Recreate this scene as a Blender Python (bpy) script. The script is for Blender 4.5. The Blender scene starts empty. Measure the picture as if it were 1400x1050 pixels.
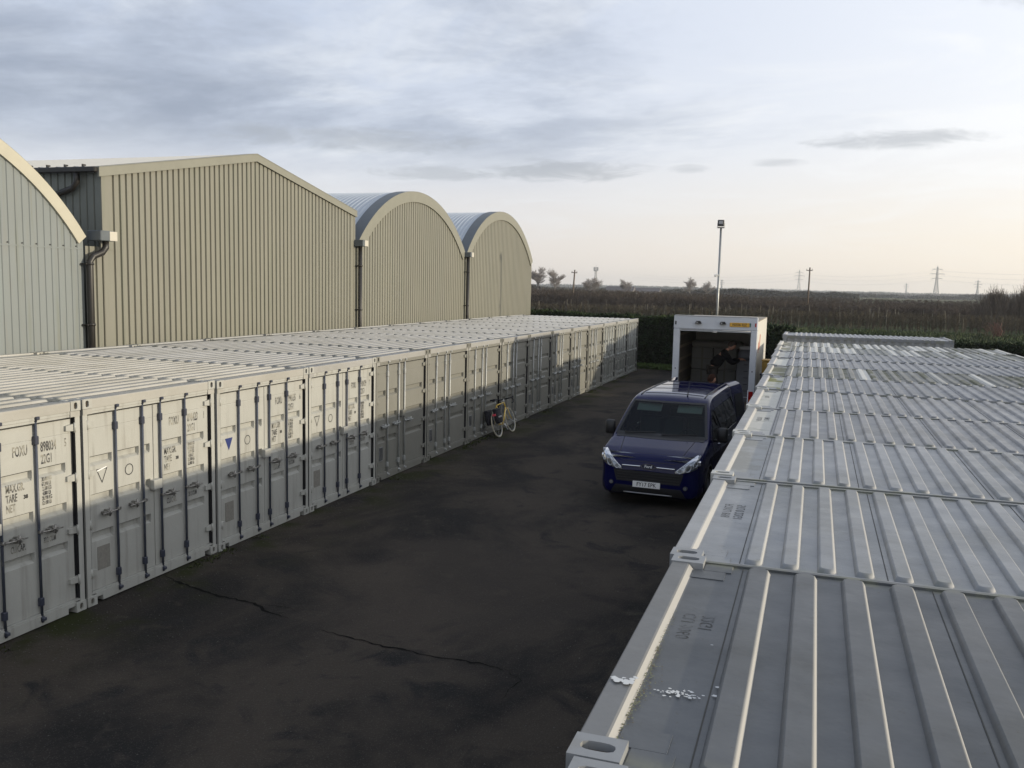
import bpy, math, random
from mathutils import Vector, Matrix
from mathutils.bvhtree import BVHTree
R=math.radians
sc=bpy.context.scene
# ---------------------------------------------------------------- camera
cam_d=bpy.data.cameras.new('camera'); cam=bpy.data.objects.new('camera',cam_d); sc.collection.objects.link(cam); sc.camera=cam
YAW,PIT,ROL=-0.3244,-0.1099,0.02246
fw=Vector((math.sin(YAW)*math.cos(PIT),math.cos(YAW)*math.cos(PIT),math.sin(PIT)))
rt=Vector((math.cos(YAW),-math.sin(YAW),0)); up=rt.cross(fw)
r2=rt*math.cos(ROL)+up*math.sin(ROL); u2=-rt*math.sin(ROL)+up*math.cos(ROL)
M=Matrix((r2,u2,-fw)).transposed().to_4x4(); M.translation=Vector((8.30,-8.47,4.083)); cam.matrix_world=M
cam_d.sensor_width=36; cam_d.lens=36*1225.6/1400; cam_d.clip_end=9000; cam_d.clip_start=0.05
# ---------------------------------------------------------------- sun + sky
SUN_EL,SUN_AZ=9.3,7.0      # azimuth measured from +X towards +Y
sd=Vector((math.cos(R(SUN_EL))*math.cos(R(SUN_AZ)),math.cos(R(SUN_EL))*math.sin(R(SUN_AZ)),math.sin(R(SUN_EL))))
sl=bpy.data.lights.new('sun','SUN'); so=bpy.data.objects.new('sun',sl); sc.collection.objects.link(so)
sl.energy=3.9; sl.angle=R(1.1); sl.color=(1.0,0.88,0.68)
so.rotation_euler=sd.to_track_quat('Z','Y').to_euler(); so.location=(30,10,20)
w=bpy.data.worlds.new('World'); sc.world=w; w.use_nodes=True
def world():
    nt=w.node_tree; N=nt.nodes; L=nt.links; N.clear()
    def n(t,**k):
        a=N.new(t)
        for q,v in k.items(): setattr(a,q,v)
        return a
    out=n('ShaderNodeOutputWorld'); bg=n('ShaderNodeBackground'); L.new(bg.outputs[0],out.inputs[0])
    sky=n('ShaderNodeTexSky',sky_type='NISHITA',sun_disc=False); sky.sun_elevation=R(SUN_EL); sky.sun_rotation=R(90-SUN_AZ)
    tc=n('ShaderNodeTexCoord'); sep=n('ShaderNodeSeparateXYZ'); L.new(tc.outputs['Generated'],sep.inputs[0])
    def m(op,a,b=None,c=None,clamp=False):
        q=n('ShaderNodeMath',operation=op,use_clamp=clamp)
        for i,v in enumerate((a,b,c)):
            if v is None: continue
            if isinstance(v,(int,float)): q.inputs[i].default_value=v
            else: L.new(v,q.inputs[i])
        return q.outputs[0]
    def vm(op,a,b):
        q=n('ShaderNodeVectorMath',operation=op)
        for i,v in enumerate((a,b)):
            if isinstance(v,(tuple,Vector)): q.inputs[i].default_value=v
            else: L.new(v,q.inputs[i])
        return q
    def mix(f,a,b):
        q=n('ShaderNodeMix',data_type='RGBA')
        for i,v in ((0,f),(6,a),(7,b)):
            if isinstance(v,(int,float)): q.inputs[i].default_value=v
            elif isinstance(v,tuple): q.inputs[i].default_value=v+(1,)
            else: L.new(v,q.inputs[i])
        return q.outputs[2]
    def sm(v,a,b):
        q=n('ShaderNodeMapRange',interpolation_type='SMOOTHSTEP'); L.new(v,q.inputs[0]); q.inputs[1].default_value=a; q.inputs[2].default_value=b
        return q.outputs[0]
    z=m('MAXIMUM',sep.outputs[2],0.0)
    # flat cloud deck coordinates
    den=m('ADD',z,0.13)
    px=m('DIVIDE',sep.outputs[0],den); py=m('DIVIDE',sep.outputs[1],den)
    cmb=n('ShaderNodeCombineXYZ'); L.new(px,cmb.inputs[0]); L.new(py,cmb.inputs[1])
    def noise(sx,sy,rot,det,ro=.55,off=0,dist=0.0):
        mp=n('ShaderNodeMapping'); mp.inputs[1].default_value=(off,off*.7,off*.3); mp.inputs[2].default_value=(0,0,R(rot)); mp.inputs[3].default_value=(sx,sy,1)
        L.new(cmb.outputs[0],mp.inputs[0]); q=n('ShaderNodeTexNoise'); q.inputs['Scale'].default_value=1; q.inputs['Detail'].default_value=det; q.inputs['Roughness'].default_value=ro; q.inputs['Distortion'].default_value=dist
        L.new(mp.outputs[0],q.inputs[0]); return q.outputs[0]
    # warmth towards the low sun
    sh=Vector((sd.x,sd.y,0)).normalized()
    hor=n('ShaderNodeCombineXYZ'); L.new(sep.outputs[0],hor.inputs[0]); L.new(sep.outputs[1],hor.inputs[1])
    nh=n('ShaderNodeVectorMath',operation='NORMALIZE'); L.new(hor.outputs[0],nh.inputs[0])
    dt=vm('DOT_PRODUCT',nh.outputs[0],tuple(sh)).outputs['Value']
    warm=sm(dt,-0.55,0.9)
    hz=m('SUBTRACT',1.0,sm(z,0.0,0.30))
    hz2=m('SUBTRACT',1.0,sm(z,0.0,0.17))
    base=mix(warm,(.62,.70,.86),(1.22,1.24,1.28))
    milky=mix(warm,(.84,.87,.93),(1.26,1.21,1.11))
    c=mix(m('MULTIPLY',hz,.85),base,milky)
    rose=mix(warm,(.86,.80,.76),(1.24,1.09,.86))
    c=mix(m('MULTIPLY',hz2,.90),c,rose)
    # zenith deeper than the low sky
    zen=sm(z,.30,.75)
    c=mix(m('MULTIPLY',zen,.60),c,mix(warm,(.20,.27,.44),(.38,.47,.66)))
    # directions: azimuth gate for the heavy cloud in the north-west
    nw=Vector((math.sin(R(-38)),math.cos(R(-38)),0)).normalized()
    dn=vm('DOT_PRODUCT',nh.outputs[0],tuple(nw)).outputs['Value']
    west=sm(dn,.80,.985)
    # bright wisps
    veil=sm(noise(1.15,1.6,25,7,.62,3.1,.9),.44,.66)
    c=mix(m('MULTIPLY',veil,m('MULTIPLY',m('SUBTRACT',1.0,hz2),.60)),c,mix(warm,(.88,.92,.98),(1.25,1.24,1.22)))
    # heavy soft grey-blue cloud, broken edges
    n1=noise(.80,.95,-20,9,.62,11.3,.35); n2=noise(3.0,3.4,10,7,.65,7.7,.3)
    bsum=m('ADD',m('MULTIPLY',n1,.78),m('MULTIPLY',n2,.22))
    thr=m('ADD',bsum,m('MULTIPLY',west,.13))
    b1=m('MULTIPLY',sm(thr,.50,.64),sm(z,.09,.17))
    b1=m('MULTIPLY',b1,m('SUBTRACT',1.0,m('MULTIPLY',sm(dt,-.05,.45),.75)))
    b1=m('MULTIPLY',b1,m('ADD',.26,m('MULTIPLY',west,.74)))
    core=sm(thr,.58,.76)
    c=mix(m('MULTIPLY',b1,.80),c,mix(core,(.52,.58,.70),(.31,.36,.47)))
    # a few small flat clouds low down, lens shaped and ragged
    az=m('ARCTAN2',sep.outputs[0],sep.outputs[1]); rag=noise(5.0,5.0,0,6,.65,21.0,.6)
    for (a0,e0,wa,we,k) in ((-.275,.124,.085,.0115,.60),(.062,.152,.075,.0085,.55),(-.047,.133,.030,.0045,.35),(-.135,.127,.022,.0045,.35),(-.42,.118,.06,.007,.45),(-.50,.150,.14,.012,.5),(.19,.275,.06,.016,.45),(.7,.14,.10,.008,.3)):
        da=m('DIVIDE',m('SUBTRACT',az,a0),wa); de=m('DIVIDE',m('SUBTRACT',z,e0),we)
        r2_=m('ADD',m('MULTIPLY',da,da),m('MULTIPLY',de,de)); r3=m('SUBTRACT',r2_,m('MULTIPLY',m('SUBTRACT',rag,.5),4.2))
        q=n('ShaderNodeMapRange',interpolation_type='SMOOTHSTEP'); L.new(r3,q.inputs[0]); q.inputs[1].default_value=1.6; q.inputs[2].default_value=-.2
        c=mix(m('MULTIPLY',q.outputs[0],k),c,(.42,.45,.50))
    sk=n('ShaderNodeMix',data_type='RGBA',blend_type='MULTIPLY'); sk.inputs[0].default_value=1
    L.new(sky.outputs[0],sk.inputs[6]); sk.inputs[7].default_value=(SKY_S,)*3+(1,)
    fin=mix(.90,sk.outputs[2],c)
    L.new(fin,bg.inputs[0]); bg.inputs[1].default_value=1.0
SKY_S=0.10
world()
vs=sc.view_settings; vs.view_transform='Standard'; vs.look='None'; vs.exposure=0.0; vs.gamma=1; vs.use_curve_mapping=False
sc.render.engine='CYCLES'; sc.cycles.use_denoising=True; sc.cycles.max_bounces=6; sc.cycles.diffuse_bounces=3; sc.cycles.glossy_bounces=3; sc.cycles.transmission_bounces=4; sc.cycles.transparent_max_bounces=12
sc.cycles.sample_clamp_indirect=4.0
# ---------------------------------------------------------------- materials
MATS={}
def mat(name,col=(.5,.5,.5),rough=.6,metal=0.0,spec=.5,var=0.0,vscale=3.0,col2=None,c2scale=4.0,c2lo=.55,c2hi=.7,bump=0.0,bscale=40,emis=None,coat=0.0,stretch=(1,1,1),rvar=0.0,extra=None,coord='Object'):
    if name in MATS: return MATS[name]
    m=bpy.data.materials.new(name); m.use_nodes=True; nt=m.node_tree; N=nt.nodes; L=nt.links
    b=N['Principled BSDF']; b.inputs['Base Color'].default_value=tuple(col)+(1,); b.inputs['Roughness'].default_value=rough; b.inputs['Metallic'].default_value=metal
    b.inputs['Specular IOR Level'].default_value=spec; b.inputs['Coat Weight'].default_value=coat; b.inputs['Coat Roughness'].default_value=.04
    tc=N.new('ShaderNodeTexCoord'); mp=N.new('ShaderNodeMapping'); mp.inputs[3].default_value=stretch
    oi=N.new('ShaderNodeObjectInfo'); ad=N.new('ShaderNodeVectorMath'); ad.operation='ADD'
    rm=N.new('ShaderNodeMath'); rm.operation='MULTIPLY'; rm.inputs[1].default_value=37.0; L.new(oi.outputs['Random'],rm.inputs[0])
    L.new(tc.outputs[coord],mp.inputs[0]); L.new(mp.outputs[0],ad.inputs[0])
    if coord=='Object': L.new(rm.outputs[0],ad.inputs[1])
    vec=ad.outputs[0]
    cur=None
    def noise(s,d=5,r=.6):
        q=N.new('ShaderNodeTexNoise'); q.inputs['Scale'].default_value=s; q.inputs['Detail'].default_value=d; q.inputs['Roughness'].default_value=r; L.new(vec,q.inputs[0]); return q.outputs[0]
    def mr(v,a,b_,c=0.,d=1.,smooth=True):
        q=N.new('ShaderNodeMapRange'); q.interpolation_type='SMOOTHSTEP' if smooth else 'LINEAR'
        L.new(v,q.inputs[0]); q.inputs[1].default_value=a; q.inputs[2].default_value=b_; q.inputs[3].default_value=c; q.inputs[4].default_value=d; return q.outputs[0]
    def mixc(f,a,bb,mode='MIX'):
        q=N.new('ShaderNodeMix'); q.data_type='RGBA'; q.blend_type=mode
        for i,v in ((0,f),(6,a),(7,bb)):
            if isinstance(v,(int,float)): q.inputs[i].default_value=v
            elif isinstance(v,tuple): q.inputs[i].default_value=v+(1,)
            else: L.new(v,q.inputs[i])
        return q.outputs[2]
    cur=tuple(col)
    if var>0:
        f=mr(noise(vscale,6,.65),.3,.7,1-var,1+var,False)
        q=N.new('ShaderNodeVectorMath'); q.operation='SCALE'; q.inputs[0].default_value=tuple(col); L.new(f,q.inputs['Scale']); cur=q.outputs[0]
    if col2 is not None:
        cur=mixc(mr(noise(c2scale,7,.65),c2lo,c2hi),cur,tuple(col2))
    env=dict(N=N,L=L,vec=vec,noise=noise,mr=mr,mixc=mixc,b=b,tc=tc,m=m,oi=oi)
    if extra: cur=extra(cur,env)
    if not isinstance(cur,tuple): L.new(cur,b.inputs['Base Color'])
    if rvar>0: L.new(mr(noise(vscale*1.7,4),.3,.7,max(0,rough-rvar),rough+rvar,False),b.inputs['Roughness'])
    if bump>0:
        bp=N.new('ShaderNodeBump'); bp.inputs['Strength'].default_value=bump; bp.inputs['Distance'].default_value=.02; L.new(noise(bscale,4),bp.inputs['Height']); L.new(bp.outputs[0],b.inputs['Normal'])
    if emis: b.inputs['Emission Color'].default_value=tuple(emis[:3])+(1,); b.inputs['Emission Strength'].default_value=emis[3]
    MATS[name]=m; return m
def glass(name,tint,gl=.06):
    m=bpy.data.materials.new(name); m.use_nodes=True; nt=m.node_tree; N=nt.nodes; L=nt.links; N.remove(N['Principled BSDF']); out=N['Material Output']
    t=N.new('ShaderNodeBsdfTransparent'); t.inputs[0].default_value=tint+(1,); g=N.new('ShaderNodeBsdfGlossy'); g.inputs['Roughness'].default_value=.02
    f=N.new('ShaderNodeFresnel'); f.inputs[0].default_value=1.5; a=N.new('ShaderNodeMath'); a.operation='ADD'; a.use_clamp=True; a.inputs[1].default_value=gl-.04; L.new(f.outputs[0],a.inputs[0])
    x=N.new('ShaderNodeMixShader'); L.new(a.outputs[0],x.inputs[0]); L.new(t.outputs[0],x.inputs[1]); L.new(g.outputs[0],x.inputs[2]); L.new(x.outputs[0],out.inputs[0]); MATS[name]=m; return m
# ---------------------------------------------------------------- mesh builder
class MB:
    def __init__(s): s.v=[]; s.f=[]; s.mi=[]; s.sm=[]
    def add(s,vs,fs,mi=0,sm=False):
        o=len(s.v); s.v+= [tuple(p) for p in vs]
        for f in fs: s.f.append(tuple(i+o for i in f)); s.mi.append(mi); s.sm.append(sm)
    def box(s,x0,x1,y0,y1,z0,z1,mi=0,T=None):
        v=[(x0,y0,z0),(x1,y0,z0),(x1,y1,z0),(x0,y1,z0),(x0,y0,z1),(x1,y0,z1),(x1,y1,z1),(x0,y1,z1)]
        if T is not None: v=[T@Vector(p) for p in v]
        s.add(v,[(0,3,2,1),(4,5,6,7),(0,1,5,4),(1,2,6,5),(2,3,7,6),(3,0,4,7)],mi)
    def rbox(s,x0,x1,y0,y1,z0,z1,r=.01,mi=0,T=None,sm=False):
        # chamfered box
        v=[];f=[]
        c=[(x0,x1),(y0,y1),(z0,z1)]
        idx={}
        for ix in (0,1):
            for iy in (0,1):
                for iz in (0,1):
                    P=[c[0][ix],c[1][iy],c[2][iz]]; sgn=[1 if ix==0 else -1,1 if iy==0 else -1,1 if iz==0 else -1]
                    for a in range(3):
                        q=[P[k]+(0 if k==a else sgn[k]*r) for k in range(3)]; idx[(ix,iy,iz,a)]=len(v); v.append(q)
        for a in range(3):
            b_,c_=[k for k in range(3) if k!=a]
            for i in (0,1):
                q=[]
                for (p,r_) in ((0,0),(1,0),(1,1),(0,1)):
                    k=[0,0,0]; k[a]=i;k[b_]=p;k[c_]=r_; q.append(idx[(k[0],k[1],k[2],a)])
                f.append(q)
        for a in range(3):     # edges along axis a
            b_,c_=[k for k in range(3) if k!=a]
            for i in (0,1):
                for j in (0,1):
                    k0=[0,0,0];k0[b_]=i;k0[c_]=j;k1=k0[:];k1[a]=1
                    f.append([idx[tuple(k0)+(b_,)],idx[tuple(k1)+(b_,)],idx[tuple(k1)+(c_,)],idx[tuple(k0)+(c_,)]])
        for k in [(i,j,l) for i in (0,1) for j in (0,1) for l in (0,1)]: f.append([idx[k+(0,)],idx[k+(1,)],idx[k+(2,)]])
        if T is not None: v=[T@Vector(p) for p in v]
        s.add(v,f,mi,sm)
    def tube(s,pts,r,n=8,mi=0,cap=True,sm=True):
        pts=[Vector(p) for p in pts]; rr=r if isinstance(r,(list,tuple)) else [r]*len(pts)
        o=len(s.v); prev=None
        for i,p in enumerate(pts):
            d=(pts[min(i+1,len(pts)-1)]-pts[max(i-1,0)]).normalized()
            if prev is None:
                a=Vector((0,0,1)) if abs(d.z)<.9 else Vector((1,0,0)); e=d.cross(a).normalized()
            else: e=(prev-d*prev.dot(d)).normalized()
            prev=e; g=d.cross(e)
            for k in range(n):
                t=2*math.pi*k/n; s.v.append(tuple(p+(e*math.cos(t)+g*math.sin(t))*rr[i]))
        for i in range(len(pts)-1):
            for k in range(n):
                s.f.append((o+i*n+k,o+i*n+(k+1)%n,o+(i+1)*n+(k+1)%n,o+(i+1)*n+k)); s.mi.append(mi); s.sm.append(sm)
        if cap:
            s.f.append(tuple(o+k for k in range(n))[::-1]); s.mi.append(mi); s.sm.append(False)
            e=o+(len(pts)-1)*n; s.f.append(tuple(e+k for k in range(n))); s.mi.append(mi); s.sm.append(False)
    def prism(s,poly,axis,d0,d1,mi=0,T=None):
        # poly list of 2-D points, in the two other axes, extruded along axis
        def P(p,d):
            q=[p[0],p[1]]; q.insert(axis,d); return q
        n=len(poly); v=[P(p,d0) for p in poly]+[P(p,d1) for p in poly]
        f=[tuple(range(n))[::-1],tuple(range(n,2*n))]+[(i,(i+1)%n,n+(i+1)%n,n+i) for i in range(n)]
        if T is not None: v=[T@Vector(p) for p in v]
        s.add(v,f,mi)
    def grid(s,P,mi=0,sm=False,flip=False,closeu=False):
        nu=len(P); nv=len(P[0]); v=[p for r in P for p in r]; f=[]
        for i in range(nu-1+(1 if closeu else 0)):
            for j in range(nv-1):
                a=(i%nu)*nv+j; b=((i+1)%nu)*nv+j; q=(a,b,b+1,a+1); f.append(q[::-1] if flip else q)
        s.add(v,f,mi,sm)
    def mesh(s,me,T=None,mi=0):
        T=T or Matrix(); s.add([T@v.co for v in me.vertices],[tuple(p.vertices) for p in me.polygons],mi)
    def build(s,name,mats,parent=None,fix=True):
        me=bpy.data.meshes.new(name); me.from_pydata(s.v,[],s.f)
        if not isinstance(mats,(list,tuple)): mats=[mats]
        for m in mats: me.materials.append(m)
        me.polygons.foreach_set('material_index',s.mi); me.polygons.foreach_set('use_smooth',s.sm)
        if fix and len(s.f)<60000:
            import bmesh
            bm=bmesh.new(); bm.from_mesh(me); bmesh.ops.recalc_face_normals(bm,faces=bm.faces); bm.to_mesh(me); bm.free()
        me.update()
        o=bpy.data.objects.new(name,me); sc.collection.objects.link(o)
        if parent: o.parent=parent
        return o
def tag(o,label=None,cat=None,group=None,kind=None):
    if label: o['label']=label
    if cat: o['category']=cat
    if group: o['group']=group
    if kind: o['kind']=kind
    return o
def empty(name,loc=(0,0,0),rz=0):
    o=bpy.data.objects.new(name,None); sc.collection.objects.link(o); o.location=loc; o.rotation_euler=(0,0,rz); o.empty_display_size=.3; return o
def copy_tree(o,parent=None):
    c=o.copy(); sc.collection.objects.link(c); c.parent=parent
    for ch in list(o.children): copy_tree(ch,c)
    return c
_tc={}
def text_mesh(body,size,align='LEFT',bold=0.0):
    k=(body,size,align,bold)
    if k in _tc: return _tc[k]
    cu=bpy.data.curves.new('lettering','FONT'); cu.body=body; cu.size=size; cu.align_x=align; cu.align_y='CENTER'; cu.offset=bold; cu.resolution_u=2
    ob=bpy.data.objects.new('tmp',cu); sc.collection.objects.link(ob)
    dg=bpy.context.evaluated_depsgraph_get(); dg.update(); me=bpy.data.meshes.new_from_object(ob.evaluated_get(dg))
    bpy.data.objects.remove(ob); _tc[k]=me; return me
def frame(o,ex,ey,sx=1,sy=1):
    # matrix mapping text x->ex, y->ey
    ex=Vector(ex); ey=Vector(ey); ez=ex.cross(ey); m=Matrix((ex*sx,ey*sy,ez)).transposed().to_4x4(); m.translation=Vector(o); return m
random.seed(4)
# ================================================================ GROUND
def asphalt_extra(cur,e):
    N,L=e['N'],e['L']
    g=N.new('ShaderNodeNewGeometry'); sp=N.new('ShaderNodeSeparateXYZ'); L.new(g.outputs['Position'],sp.inputs[0])
    def nz(s,d,dist=0,st=(1,1,1)):
        mp=N.new('ShaderNodeMapping'); mp.inputs[3].default_value=st; L.new(g.outputs['Position'],mp.inputs[0])
        q=N.new('ShaderNodeTexNoise'); q.inputs['Scale'].default_value=s; q.inputs['Detail'].default_value=d; q.inputs['Distortion'].default_value=dist; q.inputs['Roughness'].default_value=.6; L.new(mp.outputs[0],q.inputs[0]); return q.outputs[0]
    c=e['mixc'](e['mr'](nz(.42,5,.6,(1,.7,1)),.36,.60),(.017,.0162,.0155),(.050,.042,.034))
    c=e['mixc'](e['mr'](nz(1.3,6,.8),.52,.68),c,(.019,.0185,.018))
    c=e['mixc'](e['mr'](nz(2.6,8,.2),.56,.74),c,(.046,.040,.033))
    # old worn bay, paler and browner, with a ragged edge
    dx=N.new('ShaderNodeVectorMath'); dx.operation='SUBTRACT'; L.new(g.outputs['Position'],dx.inputs[0]); dx.inputs[1].default_value=(4.0,2.6,0)
    sc2=N.new('ShaderNodeVectorMath'); sc2.operation='MULTIPLY'; L.new(dx.outputs[0],sc2.inputs[0]); sc2.inputs[1].default_value=(.42,.36,1)
    ln=N.new('ShaderNodeVectorMath'); ln.operation='LENGTH'; L.new(sc2.outputs[0],ln.inputs[0])
    q0=N.new('ShaderNodeMath'); q0.operation='MULTIPLY_ADD'; L.new(nz(.9,7,.5),q0.inputs[0]); q0.inputs[1].default_value=1.5; L.new(ln.outputs['Value'],q0.inputs[2])
    c=e['mixc'](e['mr'](q0.outputs[0],1.35,1.72,.55,0),c,(.058,.048,.039))
    # stones in the tar
    v=N.new('ShaderNodeTexVoronoi'); v.inputs['Scale'].default_value=48; L.new(g.outputs['Position'],v.inputs[0])
    c=e['mixc'](e['mr'](v.outputs['Distance'],.0,.36,.55,0.),c,(.12,.11,.095))
    # moss and silt close to the containers
    x=e['mr'](sp.outputs[0],.0,1.6,1,0); q=N.new('ShaderNodeMath'); q.operation='MULTIPLY'; L.new(x,q.inputs[0]); L.new(e['mr'](nz(.9,6),.47,.62),q.inputs[1])
    c=e['mixc'](q.outputs[0],c,(.024,.028,.009))
    return c
asphalt=mat('asphalt',(.03,.03,.03),rough=.95,spec=.12,bump=.9,bscale=42,extra=asphalt_extra,coord='Object')
def field_extra(cur,e):
    N,L=e['N'],e['L']; g=N.new('ShaderNodeNewGeometry')
    def nz(s,d,st=(1,1,1)):
        mp=N.new('ShaderNodeMapping'); mp.inputs[3].default_value=st; L.new(g.outputs['Position'],mp.inputs[0])
        q=N.new('ShaderNodeTexNoise'); q.inputs['Scale'].default_value=s; q.inputs['Detail'].default_value=d; L.new(mp.outputs[0],q.inputs[0]); return q.outputs[0]
    c=e['mixc'](e['mr'](nz(.9,6),.35,.65),(.014,.026,.007),(.030,.042,.012))
    c=e['mixc'](e['mr'](nz(.05,4),.52,.6),c,(.05,.055,.022))
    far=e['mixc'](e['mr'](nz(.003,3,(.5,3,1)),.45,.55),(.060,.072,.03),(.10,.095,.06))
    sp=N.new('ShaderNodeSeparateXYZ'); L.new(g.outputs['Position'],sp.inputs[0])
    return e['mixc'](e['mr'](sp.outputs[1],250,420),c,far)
field=mat('grass_field',(.04,.06,.02),rough=1,spec=.1,bump=.7,bscale=9,extra=field_extra)
b=MB(); b.grid([[(x,y,-.03) for y in (-300,-40,100,400,1500,3300)] for x in (-2600,-600,-100,100,600,2600)]); o=b.build('ground',field); tag(o,kind='structure')
b=MB(); b.grid([[(x,y,0.0) for y in (-30,0,20,37.6)] for x in (-40,-6,8,15.2)]); o=b.build('lane',asphalt); tag(o,kind='structure')
crk=mat('crack_tar',(.004,.004,.004),rough=1,spec=.1)
def crack(b,pts,w0,seed):
    rnd=random.Random(seed); P=[]
    for i in range(len(pts)-1):
        a,c=Vector(pts[i]),Vector(pts[i+1]); n=max(3,int((c-a).length/.07))
        for k in range(n): P.append(a.lerp(c,k/n)+Vector((rnd.uniform(-.022,.022),rnd.uniform(-.022,.022),0)))
    v=[];f=[]
    for i,p in enumerate(P):
        d=(P[min(i+1,len(P)-1)]-P[max(i-1,0)]); nn=Vector((-d.y,d.x,0)).normalized(); ww=w0*rnd.uniform(.3,1.2)*min(1,i/6+.1,(len(P)-i)/6)
        v+=[tuple(p+nn*ww),tuple(p-nn*ww)]
        if i: f.append((2*i-2,2*i-1,2*i+1,2*i))
    b.add(v,f)
b=MB(); z=.004
crack(b,[(.02,1.36,z),(.55,1.15,z),(1.2,.98,z),(1.75,.91,z),(2.1,.72,z),(2.5,.62,z)],.022,1)
crack(b,[(1.75,.91,z),(2.2,.95,z),(2.5,.82,z)],.008,2)
crack(b,[(2.95,.47,z),(3.5,.37,z),(3.9,.31,z),(4.6,.25,z),(5.1,.27,z),(5.5,.2,z)],.015,3)
crack(b,[(5.3,.26,z),(5.6,.05,z),(5.55,-.5,z)],.006,5)
tag(b.build('lane_crack',crk),kind='structure')
# ================================================================ CONTAINERS
def rust_extra(amount,vert=True):
    def f(cur,e):
        N,L=e['N'],e['L']
        mp=N.new('ShaderNodeMapping'); mp.inputs[3].default_value=(6,6,.5); L.new(e['vec'],mp.inputs[0])
        q=N.new('ShaderNodeTexNoise'); q.inputs['Scale'].default_value=1.6; q.inputs['Detail'].default_value=6; L.new(mp.outputs[0],q.inputs[0])
        a=e['mr'](q.outputs[0],.50,.72,0,amount)
        return e['mixc'](a,cur,(.20,.19,.165))
    return f
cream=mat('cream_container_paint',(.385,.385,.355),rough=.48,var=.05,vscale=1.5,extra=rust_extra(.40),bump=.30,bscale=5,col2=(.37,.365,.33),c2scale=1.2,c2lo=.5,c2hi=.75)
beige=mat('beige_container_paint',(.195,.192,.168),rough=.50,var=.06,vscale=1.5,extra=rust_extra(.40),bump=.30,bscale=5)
pale=mat('pale_grey_container_paint',(.235,.24,.22),rough=.50,var=.06,vscale=1.5,extra=rust_extra(.40),bump=.30,bscale=5)
greyc=mat('grey_container_paint',(.25,.26,.265),rough=.5,var=.08,vscale=1.5,extra=rust_extra(.40),bump=.06,bscale=18)
navy=mat('navy_rod_paint',(.055,.063,.085),rough=.40,var=.2,vscale=6,col2=(.16,.15,.13),c2scale=9,c2lo=.62,c2hi=.72)
galv=mat('galvanised_steel',(.42,.43,.42),rough=.50,metal=.45,var=.15,vscale=8)
galvd=mat('dull_galvanised_steel',(.30,.31,.31),rough=.45,metal=.6,var=.25,vscale=12)
blk=mat('black_rubber',(.012,.012,.014),rough=.6)
dark=mat('dark_steel',(.03,.03,.034),rough=.5)
def fade(cur,e):
    a=e['mr'](e['noise'](7,5,.7),.40,.62,0,.80)
    return e['mixc'](a,cur,(.42,.40,.33))
ink=mat('faded_black_stencil',(.030,.030,.034),rough=.6,extra=fade)
inkb=mat('blue_stencil',(.015,.03,.14),rough=.6)
inkw=mat('white_sticker',(.8,.8,.78),rough=.5)
SUN_GLINT_MIX=.30  # strength of the pale sun-side tint painted on steep roof faces
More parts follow.
